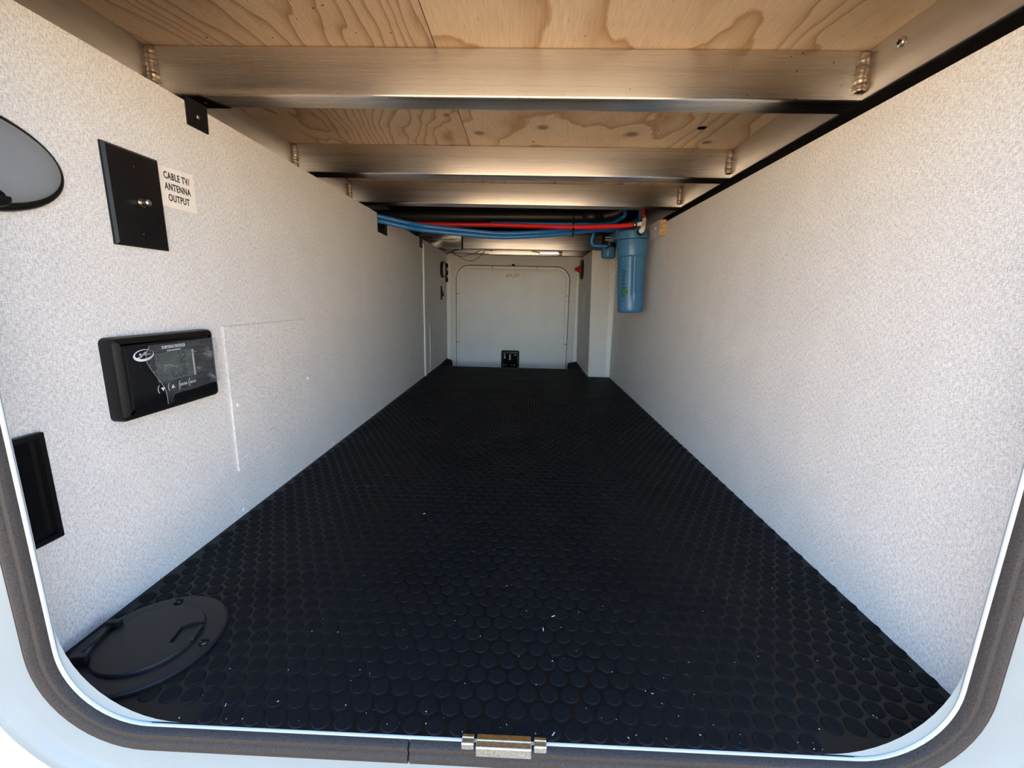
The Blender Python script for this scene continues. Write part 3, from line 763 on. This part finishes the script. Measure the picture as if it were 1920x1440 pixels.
for i, y in enumerate((-0.026, -0.009, 0.010, 0.028)):
    bt = link('button', lathe([(0.0076, 0), (0.0074, 0.0006), (0.0068, 0.0008)], (0, 0, 0), 24, mat4=ML(CY + y, CZ - 0.0215, CT + 0.0005)), 'black_plastic', sc)
    arc = [(L + CT + 0.0013, CY + y + 0.0080 * math.cos(a_), CZ - 0.0215 + 0.0080 * math.sin(a_)) for a_ in [PI * 0.72 + k * PI * 0.5 / 10 for k in range(11)]]
    k_ = tube(arc, 0.0003, 5)
    if i < 2:
        s = -1 if i == 0 else 1
        merge(k_, prism([(L + CT + 0.0012, CY + y - 0.0034, CZ - 0.0215 - s * 0.0022), (L + CT + 0.0012, CY + y + 0.0034, CZ - 0.0215 - s * 0.0022), (L + CT + 0.0012, CY + y, CZ - 0.0215 + s * 0.0032)], (0.0003, 0, 0)))
    else: merge(k_, text_bm('ENTER' if i == 2 else 'BACK', 0.0048, ML(CY + y, CZ - 0.0215, CT + 0.0014), sx=0.85, bold=0.00006))
    link('button_mark', k_, 'white_print', bt)
# peeling protective film
fm = bmesh.new(); NU, NV = 26, 18; grid = []
def film_left(t_):
    K = [(0, -0.043), (0.12, -0.050), (0.25, -0.051), (0.43, -0.043), (0.61, -0.0335), (0.75, -0.0275), (0.9, -0.0265), (1.0, -0.0265)]
    for (a_, p), (b_, q) in zip(K, K[1:]):
        if t_ <= b_: return p + (q - p) * (t_ - a_) / (b_ - a_)
    return K[-1][1]
for j in range(NV + 1):
    t_ = j / NV; row = []
    zt, zb = CZ + 0.041, CZ - 0.043
    for i in range(NU + 1):
        s = i / NU; yl = CY + film_left(t_); yr = CY + 0.0835 + 0.002 * math.sin(7 * t_)
        if j == NV and i > 3: zz = zb + 0.010 + 0.003 * s
        else: zz = zt + (zb + (0.010 + 0.003 * s if i > 3 else 0) - zt) * t_
        c = CT + 0.0018 + 0.0009 * math.sin(9 * s + 4 * t_) * math.sin(6 * t_ + 3 * s) + (0.004 * (1 - s * 9) if s < 0.11 else 0) + 0.0008
        row.append(fm.verts.new((L + c, yl + (yr - yl) * s, zz)))
    grid.append(row)
for a_, c_ in zip(grid, grid[1:]):
    for i in range(NU): fm.faces.new((a_[i], a_[i + 1], c_[i + 1], c_[i]))
link('protective_film', fm, 'film', sc, smooth=80)
link('film_edge', tube([(L + CT + 0.0058, v_.co.y, v_.co.z) for v_ in []] or [(L + CT + 0.0062, CY + film_left(k / 18), CZ + 0.041 - 0.084 * k / 18) for k in range(19)], 0.00022, 5), 'grey_print', sc)

# access panels
def access(y0, y1, z0, z1, scr, label):
    t_ = empty('access_panel', (L, (y0 + y1) / 2, z0)); tag(t_, label, 'panel', 'screwed access panels')
    link('shadow_gap', bbox(L, L + 0.0004, y0 - 0.0012, y1 + 0.0012, z0 - 0.0012, z1 + 0.0012), 'board_grey', t_)
    link('cover', bbox(L, L + 0.0032, y0, y1, z0, z1, 0.0006, 1), 'linen', t_)
    link('cut_edge', bbox(L, L + 0.0034, y0 - 0.0006, y0, z0, z1), 'linen', t_)
    for y, z in scr: screw(t_, (L + 0.003, y, z), (1, 0, 0), 0.0042, 0.0022, 'screw_white', cross=False)
    return t_
access(0.3550, 0.632, 0.0895, 0.356, [(0.3696, 0.213), (0.6232, 0.2152)], 'large screwed access panel beside the solar controller')
access(1.962, 2.26, 0.004, 0.262, [(2.068, 0.2513), (2.096, 0.0103)], 'small distant access panel beyond the white batten')
for i, (y, z) in enumerate([(0.3584, 0.0114), (1.0387, 0.0088), (0.7366, 0.010), (1.7536, 0.010)]):
    s_ = screw(None, (L, y, z), (1, 0, 0), 0.004, 0.002, 'screw_white', cross=False)
    tag(s_, ['white screw head at the foot of the left wall, nearest the camera', 'white screw head at the foot of the left wall, third from the front',
             'white screw head at the foot of the left wall, second from the front', 'white screw head at the foot of the left wall, by the white batten'][i], 'screw', 'white wall screws')
# black recessed cup at the lower left
cu = empty('latch_cup', (L, 0.025, 0.14)); tag(cu, 'black rectangular recessed cup low on the left wall', 'wall cup')
link('surround', sweep([(p[0], p[1], p[2], p[3]) for p in rr(0, 1, 0, 1, 0.01, 2)], [(0, 0)]) if False else
     bool_cut(bbox(L, L + 0.008, -0.008, 0.058, 0.1395, 0.2625, 0.0012, 1), bbox(L + 0.001, L + 0.02, -0.002, 0.052, 0.1455, 0.2565)), 'black_plastic', cu)
link('cup_lining', bbox(L + 0.0011, L + 0.0016, -0.0018, 0.0518, 0.1457, 0.2563), 'black_gloss', cu)
# black angle brackets tying the wall to the beams
def angle(y0, y1, z0, z1, xout, zs, label, sgap=True):
    t_ = empty('angle_bracket', (L, (y0 + y1) / 2, z0)); tag(t_, label, 'bracket', 'black steel angle brackets')
    link('upright_leg', bbox(L, L + 0.0025, y0, y1, z0, z1, 0.0006, 1), 'black_metal', t_)
    if xout:
        link('flat_leg', prism([(L + 0.001, y0 + 0.085, z1 - 0.0005), (L + xout - 0.001, y0 + 0.085, z1 - 0.0005), (L + xout + 0.012, y1 + 0.09, z1 - 0.0005), (L + 0.001, y1 + 0.09, z1 - 0.0005)], (0, 0, 0.0025)), 'black_metal', t_)
    if zs: screw(t_, (L + 0.0022, (y0 + y1) / 2 + 0.002, zs), (1, 0, 0), 0.0034, 0.002, 'black_gloss', cross=True)
    return t_
t_ = empty('angle_bracket', (L, 0.50, 0.664)); tag(t_, 'black steel angle bracket under the nearest crossbeam', 'bracket', 'black steel angle brackets')
link('upright_leg', prism([(L, 0.3305, 0.703), (L, 0.3300, 0.6640), (L, 0.3725, 0.6643), (L, 0.3745, 0.7045)], (0.0025, 0, 0)), 'black_metal', t_)
link('flat_leg', prism([(L - 0.115, 0.475, 0.7622), (L - 0.080, 0.475, 0.7622), (L - 0.055, 0.524, 0.7622), (L - 0.115, 0.524, 0.7622)], (0, 0, 0.0027)), 'black_metal', t_)
link('web', prism([(L - 0.001, 0.3305, 0.7030), (L - 0.001, 0.3745, 0.7045), (L - 0.105, 0.524, 0.7622), (L - 0.115, 0.476, 0.7622)], (0, 0, 0.0025)), 'black_metal', t_)
screw(t_, (L - 0.088, 0.500, 0.7622), (0, 0, -1), 0.0055, 0.003, 'black_gloss')
screw(t_, (L + 0.0024, 0.352, 0.682), (1, 0, 0), 0.0032, 0.0018, 'screw_steel')
t_ = empty('angle_bracket', (L, 1.23, 0.634)); tag(t_, 'black steel angle bracket in the wall notch under the blue pipes', 'bracket', 'black steel angle brackets')
link('upright_leg', bbox(L - 0.013, L - 0.0105, 1.1745, 1.2855, 0.60, 0.697), 'black_metal', t_)
link('side_flange', bbox(L - 0.0105, L - 0.001, 1.276, 1.2855, 0.6345, 0.697), 'black_metal', t_)
screw(t_, (L - 0.0106, 1.22, 0.648), (1, 0, 0), 0.006, 0.003, 'black_gloss')
t_ = empty('angle_bracket', (L, 1.80, 0.655)); tag(t_, 'small black bracket at the top of the white batten', 'bracket', 'black steel angle brackets')
link('upright_leg', bbox(L, L + 0.003, 1.772, 1.826, 0.652, 0.705, 0.0006, 1), 'black_metal', t_)
link('flat_leg', bbox(L, L + 0.05, 1.80, 1.86, 0.703, 0.706, 0.0006, 1), 'black_metal', t_)
screw(t_, (L + 0.003, 1.80, 0.668), (1, 0, 0), 0.005, 0.003, 'screw_steel')
# round vent ring, hinge and catch at the far left
vr = empty('round_outlet', (L, 2.31, 0.53)); tag(vr, 'round black-rimmed outlet on the far left wall', 'outlet')
def ringL(yc, zc, r0, r1, c, n=36):
    return lathe([(r1, 0), (r1, c * 0.8), (r1 - 0.003, c), (r0 + 0.003, c), (r0, c * 0.8), (r0, 0.0005)], (0, 0, 0), n, cap=False, mat4=ML(yc, zc))
link('outlet_rim', ringL(2.325, 0.582, 0.040, 0.0485, 0.016), 'black_plastic', vr, smooth=40)
link('outlet_face', lathe([(0.0400, 0), (0.0400, 0.0164)], (0, 0, 0), 30, mat4=ML(2.325, 0.582)), 'door_skin', vr)
hg = empty('hinge', (L, 2.484, 0.51)); tag(hg, 'narrow black hinge in the far left corner', 'hinge')
link('hinge_leaf', bbox(L, L + 0.006, 2.44, 2.487, 0.512, 0.632, 0.001, 1), 'black_metal', hg)
for z in (0.527, 0.572, 0.617): link('knuckle', tube([(L + 0.008, 2.474, z - 0.013), (L + 0.008, 2.474, z + 0.013)], 0.006, 10), 'black_metal', hg)
tc = empty('toggle_catch', (L, 2.30, 0.40)); tag(tc, 'small black toggle catch below the round outlet', 'catch')
link('catch_plate', bbox(L, L + 0.004, 2.285, 2.318, 0.398, 0.482, 0.0015, 2), 'black_plastic', tc)
link('catch_lever', prism([(L + 0.004, 2.292, 0.472), (L + 0.004, 2.292, 0.412), (L + 0.018, 2.292, 0.426), (L + 0.010, 2.292, 0.452)], (0, 0.018, 0), 0.0015), 'black_plastic', tc)
for z in (0.405, 0.475): screw(tc, (L + 0.004, 2.302, z), (1, 0, 0), 0.0045, 0.003, 'black_gloss', cross=False)
# red battery switch and notice on the boxed column
rs = empty('isolator_switch', (0.352, 2.32, 0.54)); tag(rs, 'red rotary isolator switch on the boxed column', 'switch')
Mc = frame3((0.3485, 2.315, 0.600), (0, -1, 0), (0, 0, 1), (-1, 0, 0))
link('switch_base', lathe([(0.060, 0), (0.060, 0.008), (0.052, 0.014), (0.030, 0.015)], (0, 0, 0), 32, mat4=Mc), 'black_plastic', rs, smooth=40)
link('switch_knob', lathe([(0.029, 0.014), (0.027, 0.018), (0.020, 0.024), (0.014, 0.030), (0.010, 0.046), (0.004, 0.050)], (0, 0, 0), 28, mat4=Mc), 'switch_red', rs, smooth=40)
link('knob_grip', bbox(0.312, 0.333, 2.311, 2.319, 0.584, 0.616, 0.003), 'switch_red', rs)
nb = prism([(0.3502, 2.17, 0.449), (0.3502, 2.255, 0.449), (0.3526, 2.255, 0.349), (0.3526, 2.17, 0.349)], (-0.0012, 0, 0))
nl = link('notice_sticker', nb, 'paper'); tag(nl, 'pale notice sticker on the side of the boxed column', 'label')

# ------------------------------------------------------------------ plumbing
dp = empty('drain_pipe', (-0.1, 1.58, 0.72)); tag(dp, 'thick black drain pipe running crosswise behind the red pipe', 'pipe')
link('pipe_run', tube(smooth_path([(-0.685, 1.58, 0.757), (-0.40, 1.58, 0.760), (0.0, 1.58, 0.7645), (0.26, 1.58, 0.768), (0.34, 1.58, 0.775), (0.40, 1.57, 0.795), (0.44, 1.56, 0.84)], 8), 0.0275, 24), 'drain_black', dp)
link('coupling', tube([(0.235, 1.58, 0.7675), (0.325, 1.58, 0.7725)], 0.0315, 24), 'drain_black', dp)
def blue(pts, label, r=0.0077, name='water_pipe', mat='pex_blue', n=8):
    o_ = link(name, tube(smooth_path(pts, n), r, 14), mat); tag(o_, label, 'pipe', 'coloured water pipes'); return o_
blue([(-0.600, 1.185, 0.694), (-0.5311, 1.21, 0.6915), (-0.4421, 1.24, 0.6772), (-0.3734, 1.28, 0.6715), (-0.2368, 1.30, 0.6632), (-0.097, 1.32, 0.6570), (0.0657, 1.34, 0.6680), (0.150, 1.385, 0.682), (0.195, 1.395, 0.690), (0.30, 1.44, 0.708), (0.40, 1.46, 0.716), (0.46, 1.50, 0.75)], 'upper front blue water pipe of the sagging bundle')
blue([(-0.600, 1.20, 0.679), (-0.5311, 1.205, 0.6755), (-0.4421, 1.232, 0.6608), (-0.3734, 1.268, 0.6555), (-0.2368, 1.29, 0.6475), (-0.097, 1.310, 0.6425), (0.0657, 1.335, 0.6550), (0.1920, 1.38, 0.6745), (0.285, 1.43, 0.692), (0.38, 1.47, 0.700), (0.45, 1.52, 0.73)], 'lower front blue water pipe of the sagging bundle')
blue([(-0.600, 1.225, 0.690), (-0.5311, 1.226, 0.6840), (-0.4421, 1.26, 0.6690), (-0.3734, 1.295, 0.6640), (-0.2368, 1.318, 0.6570), (-0.097, 1.338, 0.6545), (0.0657, 1.36, 0.664), (0.1910, 1.425, 0.6878), (0.27, 1.48, 0.700), (0.280, 1.50, 0.690), (0.2735, 1.505, 0.665), (0.280, 1.505, 0.645), (0.31, 1.505, 0.640), (0.34, 1.505, 0.641)], 'rear blue water pipe that hooks down into the filter head')
blue([(-0.15, 1.46, 0.716), (0.10, 1.45, 0.716), (0.22, 1.45, 0.717), (0.33, 1.47, 0.722), (0.385, 1.50, 0.748), (0.405, 1.50, 0.766), (0.40, 1.52, 0.80)], 'blue water pipe hidden behind the red pipe, rising at the right')
blue([(0.4639, 1.50, 0.730), (0.466, 1.50, 0.76), (0.469, 1.50, 0.80)], 'short upright blue pipe beside the red riser', 0.0075)
rp = empty('hot_pipe', (0.0, 1.40, 0.69)); tag(rp, 'red water pipe running across to the filter elbow', 'pipe', 'coloured water pipes')
link('red_run', tube(smooth_path([(-0.60, 1.42, 0.704), (-0.4052, 1.42, 0.7012), (-0.1033, 1.415, 0.7025), (0.150, 1.36, 0.6905), (0.3045, 1.30, 0.6855), (0.388, 1.259, 0.6860)], 8), 0.0085, 14), 'pex_red', rp)
link('crimp_ring', tube([(0.383, 1.261, 0.686), (0.398, 1.256, 0.6865)], 0.0096, 14), 'crimp', rp)
rr_ = empty('riser_pipe', (0.436, 1.27, 0.70)); tag(rr_, 'short red water pipe rising from the white elbow', 'pipe', 'coloured water pipes')
link('red_riser', tube(smooth_path([(0.4255, 1.27, 0.7066), (0.432, 1.30, 0.722), (0.449, 1.38, 0.741), (0.4600, 1.428, 0.757), (0.461, 1.434, 0.842)], 5), 0.0082, 14), 'pex_red', rr_)
link('crimp_ring', tube([(0.4255, 1.27, 0.7060), (0.4280, 1.281, 0.7130)], 0.0096, 14), 'crimp', rr_)
tie = link('cable_tie', tube(smooth_path([(0.1790, 1.375, 0.742), (0.1795, 1.372, 0.71), (0.1785, 1.346, 0.690), (0.178, 1.344, 0.665), (0.176, 1.346, 0.652)], 5), 0.0032, 8), 'black_metal'); tag(tie, 'black cable tie around the red and blue pipes', 'cable tie')

# water filter
wf = empty('water_filter', (0.402, 1.30, 0.372)); tag(wf, 'blue water filter canister hanging on the right wall', 'water filter')
TILT = Matrix.Translation((0.4065, 1.30, 0.372)) @ Matrix.Rotation(math.radians(-2.6), 4, 'Y')
def ribs(a, h):
    if h < 0.035 or h > 0.206: return 0.0
    s = 0.0
    for c0 in (-1.60, 1.54):
        for dc in (-0.13, 0.10):
            d = (a - (c0 + dc) + PI) % (2 * PI) - PI
            s += math.exp(-(d / 0.045) ** 2)
    fade = min(1, max(0, (h - 0.035) / 0.05))
    return 0.0042 * s * fade
body = [(0.030, 0.0), (0.043, 0.001), (0.0475, 0.005), (0.0490, 0.012)] + [(0.0490 + 0.0022 * k / 20, 0.012 + 0.195 * k / 20) for k in range(1, 21)]
sump = link('sump', lathe(body, (0, 0, 0), 128, rmod=ribs, mat4=TILT), 'filter_blue', wf, smooth=50)
link('collar', lathe([(0.049, 0.203), (0.0548, 0.2075), (0.0558, 0.212), (0.0562, 0.222), (0.0568, 0.262), (0.0560, 0.266), (0.049, 0.2665)], (0, 0, 0), 64, mat4=TILT), 'filter_blue', wf, smooth=40)
hd = link('head', lathe([(0.051, 0.2668), (0.0570, 0.2690), (0.0572, 0.286), (0.0555, 0.296), (0.045, 0.3005), (0.015, 0.301)], (0, 0, 0), 64, mat4=TILT), 'filter_blue', wf, smooth=40)
pt = link('inlet_port', tube([(0.404, 1.262, 0.662), (0.405, 1.232, 0.660)], 0.0165, 20), 'filter_blue', wf)
link('port_seal', tube([(0.405, 1.2325, 0.660), (0.405, 1.2290, 0.6598)], 0.0135, 20), 'black_plastic', pt)
el = empty('elbow_fitting', (0.42, 1.25, 0.66)); tag(el, 'white plastic elbow joining the red pipes to the filter', 'fitting')
link('elbow_body', tube(smooth_path([(0.4055, 1.229, 0.661), (0.407, 1.215, 0.663), (0.412, 1.225, 0.676), (0.419, 1.248, 0.692), (0.4245, 1.264, 0.700), (0.4258, 1.27, 0.7075)], 5), 0.0080, 14), 'fitting_white', el)
link('swivel_nut', tube([(0.4057, 1.2285, 0.661), (0.4068, 1.2165, 0.6625)], 0.0098, 10), 'fitting_white', el)
link('side_barb', tube([(0.420, 1.250, 0.692), (0.398, 1.256, 0.6865)], 0.0074, 12), 'fitting_white', el)
# lettering wrapped on the sump: reads downwards
def wrap(b_, ang0, zref, rad):
    for v_ in b_.verts:
        a_ = ang0 + v_.co.x / rad; r_ = rad + v_.co.z
        v_.co = Vector((r_ * math.cos(a_), r_ * math.sin(a_), zref + v_.co.y))
    b_.transform(TILT); return b_
RW = 0.0520
A0 = math.radians(-132)
rotdown = Matrix.Rotation(-PI / 2, 4, 'Z')
gd = bmesh.new(); bmesh.ops.create_cone(gd, cap_ends=True, segments=36, radius1=0.0125, radius2=0.0125, depth=0.0004)
bmesh.ops.subdivide_edges(gd, edges=[e for e in gd.edges], cuts=1)
wrap(gd, A0 + 0.09, 0.0775, RW - 0.0006)
link('green_dot', gd, 'green_dot', sump)
tx = text_bm('nuvo', 0.0275, Matrix.Translation((0, 0.1290, 0.0002)) @ rotdown, depth=0.0004, sx=1.0, bold=0.0001)
merge(tx, text_bm('h2o', 0.0270, Matrix.Translation((0.0, 0.0770, 0.0004)) @ rotdown, depth=0.0004, sx=0.85, bold=0.0001))
wrap(tx, A0 - 0.02, 0.0, RW - 0.0004)
link('brand_lettering', tx, 'filter_text', sump)
for z in (0.172, 0.046):
    k_ = bmesh.new(); bmesh.ops.create_grid(k_, x_segments=8, y_segments=1, size=0.5, matrix=Matrix.Translation((0, z, 0)) @ Matrix.Diagonal((0.024, 0.0012, 1, 1))); wrap(k_, A0 - 0.02, 0.0, RW - 0.0008 if z > 0.1 else RW - 0.0022)
    link('label_line', k_, 'filter_text', sump)
# second short housing behind
f2 = empty('filter_manifold', (0.352, 1.53, 0.59)); tag(f2, 'second squat blue filter housing tucked behind the tall canister', 'water filter')
link('bowl', lathe([(0.018, 0.0), (0.026, 0.002), (0.029, 0.007), (0.0305, 0.040), (0.029, 0.045)], (0.352, 1.53, 0.592), 40, rmod=lambda a, h: 0.0012 if (int(a / (2 * PI) * 16) % 2 and 0.006 < h < 0.042) else 0), 'filter_blue', f2, smooth=40)
h2 = link('black_cap', lathe([(0.030, 0.045), (0.032, 0.050), (0.032, 0.085), (0.027, 0.094), (0.01, 0.095)], (0.352, 1.53, 0.592), 40), 'black_plastic', f2, smooth=40)
link('swivel_joint', tube([(0.335, 1.505, 0.641), (0.352, 1.515, 0.641)], 0.012, 14), 'black_plastic', f2)
lbp = bbox(0.330, 0.377, 1.405, 1.409, 0.655, 0.694, 0.0008, 1)
lp = link('name_plate', bbox(0.322, 0.372, 1.478, 1.482, 0.650, 0.703, 0.0008, 1), 'black_gloss', f2)
bm_ = bmesh.new()
for z, w in ((0.672, 0.022), (0.662, 0.026)): bbox(0.326, 0.326 + w, 1.4768, 1.4782, z - 0.0018, z + 0.0018, bm=bm_)
link('plate_print', bm_, 'grey_print', lp)
link('manifold_bar', bbox(0.345, 0.405, 1.362, 1.54, 0.652, 0.686, 0.006), 'filter_blue', f2)
# mounting board on the right wall
mb = empty('mounting_board', (0.468, 1.30, 0.641)); tag(mb, 'grey-faced mounting board with a bare wood end on the right wall', 'board')
link('grey_face', bbox(R - 0.0196, R, 1.1805, 1.62, 0.641, 0.6930, 0.0008, 1), 'board_grey', mb)
link('wood_end', bbox(R - 0.0190, R - 0.0006, 1.1785, 1.1810, 0.6415, 0.6925), 'wood_end', mb)
screw(mb, (R - 0.0196, 1.235, 0.672), (-1, 0, 0), 0.0038, 0.002, 'screw_white', cross=False)
# bent metal hanger seen at the right above the board
hgr = link('rail_weld_stub', tube([(0.560, 1.93, 0.775), (0.560, 1.93, 0.846)], 0.006, 8), 'weld'); tag(hgr, 'vertical weld bead on the right rail beyond the third crossbeam', 'weld')

# far ceiling: wires and clear light bar
lt = empty('light_bar', (0.15, 2.44, 0.69)); tag(lt, 'short clear light bar under the farthest crossbeam', 'lamp')
link('clear_cover', tube([(0.080, 2.445, 0.705), (0.212, 2.445, 0.704)], 0.011, 18), 'clear_tube', lt)
link('light_strip', bbox(0.088, 0.204, 2.447, 2.450, 0.704, 0.7095), 'lamp_glow', lt)
link('end_cap', lathe([(0.0125, 0), (0.0135, 0.008), (0.012, 0.020), (0.006, 0.022)], (0, 0, 0), 20, mat4=frame3((0.208, 2.445, 0.703), (0, 1, 0), (0, 0, 1), (1, 0, 0))), 'screw_steel', lt, smooth=40)
wr_ = link('light_cable', tube(smooth_path([(-0.12, 2.43, 0.724), (0.0, 2.43, 0.722), (0.05, 2.435, 0.712), (0.085, 2.44, 0.706)], 6), 0.0028, 8), 'black_metal'); tag(wr_, 'thin black cable feeding the clear light bar', 'cable')
w1 = empty('wire_loom', (-0.35, 2.43, 0.65)); tag(w1, 'loose loom of thin wires hanging above the far door', 'wires')
link('main_wire', tube(smooth_path([(-0.5094, 2.42, 0.6846), (-0.47, 2.42, 0.704), (-0.4267, 2.42, 0.716), (-0.3308, 2.42, 0.7235), (-0.26, 2.42, 0.7200)], 6), 0.0042, 8), 'wire_green', w1)
link('blue_splice', tube([(-0.285, 2.42, 0.7205), (-0.212, 2.42, 0.7150)], 0.0062, 10), 'wire_blue', w1)
link('splice_tip', tube([(-0.212, 2.42, 0.7150), (-0.192, 2.42, 0.7165)], 0.0045, 8), 'fitting_white', w1)
link('thin_wire', tube(smooth_path([(-0.4852, 2.42, 0.6949), (-0.44, 2.42, 0.677), (-0.3993, 2.42, 0.6735), (-0.34, 2.42, 0.690), (-0.2794, 2.42, 0.7185)], 6), 0.0021, 8), 'wire_tan', w1)
link('thin_wire', tube(smooth_path([(-0.468, 2.42, 0.6985), (-0.42, 2.42, 0.664), (-0.3545, 2.42, 0.6447), (-0.30, 2.42, 0.670), (-0.262, 2.42, 0.7150)], 6), 0.0021, 8), 'wire_tan', w1)
link('thin_wire', tube(smooth_path([(-0.495, 2.45, 0.696), (-0.35, 2.45, 0.6955), (-0.24, 2.45, 0.694)], 6), 0.0018, 8), 'wire_tan', w1)

# ------------------------------------------------------------------ round cable hatch in the floor
hx, hy, hr = HATCH
ht = empty('cable_hatch', (hx, hy, 0.0)); tag(ht, 'round black cable hatch with a hinged lid set in the mat corner', 'hatch')
link('flange', lathe([(hr, 0.0), (hr, 0.0030), (hr - 0.0015, 0.0042), (hr - 0.004, 0.0046), (0.054, 0.0046)], (hx, hy, 0), 72), 'hatch_black', ht, smooth=30)
AX = math.radians(0)
lid = lathe([(0.0535, 0.004), (0.0535, 0.0072), (0.0522, 0.0086), (0.0490, 0.0090)], (hx, hy, 0), 72)
def hrot(x, y):  # hatch axes: +x away from hinge side
    a_ = HA; return (hx + x * math.cos(a_) - y * math.sin(a_), hy + x * math.sin(a_) + y * math.cos(a_))
HA = math.radians(12)
cut = prism([(*hrot(0.027, -0.014), 0.0058), (*hrot(0.027, 0.012), 0.0058), (*hrot(0.036, 0.016), 0.0058), (*hrot(0.070, 0.018), 0.0058), (*hrot(0.070, -0.020), 0.0058)], (0, 0, 0.02))
lidb = bool_cut(lid, cut)
ld = link('lid', lidb, 'hatch_black', ht, smooth=30)
link('finger_pull', prism([(*hrot(0.0478, -0.013), 0.005), (*hrot(0.0478, 0.012), 0.005), (*hrot(0.0515, 0.010), 0.005), (*hrot(0.0515, -0.011), 0.005)], (0, 0, 0.0042), 0.0006), 'hatch_black', ld)
hb = link('hinge_rod', tube([(*hrot(-0.0555, -0.024), 0.0105), (*hrot(-0.0555, 0.024), 0.0105)], 0.0034, 12), 'hatch_black', ht)
for s in (-1, 1):
    link('hinge_ear', prism([(*hrot(-0.062, s * 0.026 - 0.0035), 0.004), (*hrot(-0.046, s * 0.026 - 0.0035), 0.004), (*hrot(-0.046, s * 0.026 + 0.0035), 0.004), (*hrot(-0.062, s * 0.026 + 0.0035), 0.004)], (0, 0, 0.0115), 0.0015), 'hatch_black', ht)
for x, y in [(-0.4609, 0.0071), (-0.4558, 0.1250), (-0.3740, 0.0578)]:
    d_ = Vector((x - hx, y - hy, 0)); d_ = d_.normalized() * 0.0655
    screw(ht, (hx + d_.x, hy + d_.y, 0.0046), (0, 0, 1), 0.0052, 0.0032, 'black_gloss', cross=True)

# silver striker on the sill
sk = empty('sill_striker', (-0.008, YO, 0.0)); tag(sk, 'silver metal striker bar clipped over the sill seal', 'striker')
link('striker_bar', bbox(-0.0345, 0.0178, YO - 0.0105, YO - 0.0035, -0.0075, 0.0036, 0.0010, 2), 'striker_steel', sk)
link('striker_cap', bbox(-0.0340, 0.0173, YO - 0.0040, YO + 0.0025, 0.0006, 0.0042, 0.0008, 1), 'brass', sk)
for a_, b_ in ((-0.0485, -0.0365), (0.0200, 0.0322)):
    link('striker_end', bbox(a_, b_, YO - 0.0075, YO - 0.0015, -0.004, 0.0036, 0.0010, 2), 'striker_steel', sk)
    link('end_cap', bbox(a_ + 0.0004, b_ - 0.0004, YO - 0.0020, YO + 0.0020, 0.0006, 0.0042, 0.0008, 1), 'brass', sk)

# crumbs and lint on the mat
cr = bmesh.new(); rnd = random.Random(11)
for i in range(210):
    y = -0.03 + 0.9 * rnd.random() ** 2.4; x = rnd.uniform(L + 0.02, R - 0.02)
    if math.hypot(x - hx, y - hy) < hr + 0.005: continue
    if x < OX0 + 0.05 and y < 0.04: continue
    s = rnd.uniform(0.00025, 0.0007) * (1.7 if i % 23 == 0 else 1.0); ln_ = s * rnd.uniform(1, 1.6) * (2.6 if i % 23 == 0 else 1)
    k_ = bmesh.new(); bmesh.ops.create_icosphere(k_, subdivisions=1, radius=1.0, matrix=Matrix.Translation((x, y, 0.0017)) @ Matrix.Rotation(rnd.uniform(0, PI), 4, 'Z') @ Matrix.Diagonal((ln_, s * 0.7, s * 0.5, 1)))
    merge(cr, k_)
o = link('crumbs', cr, 'debris', origin=(0, 0, 0)); o['kind'] = 'stuff'; tag(o, 'scattered pale crumbs and lint on the black mat', 'crumbs')
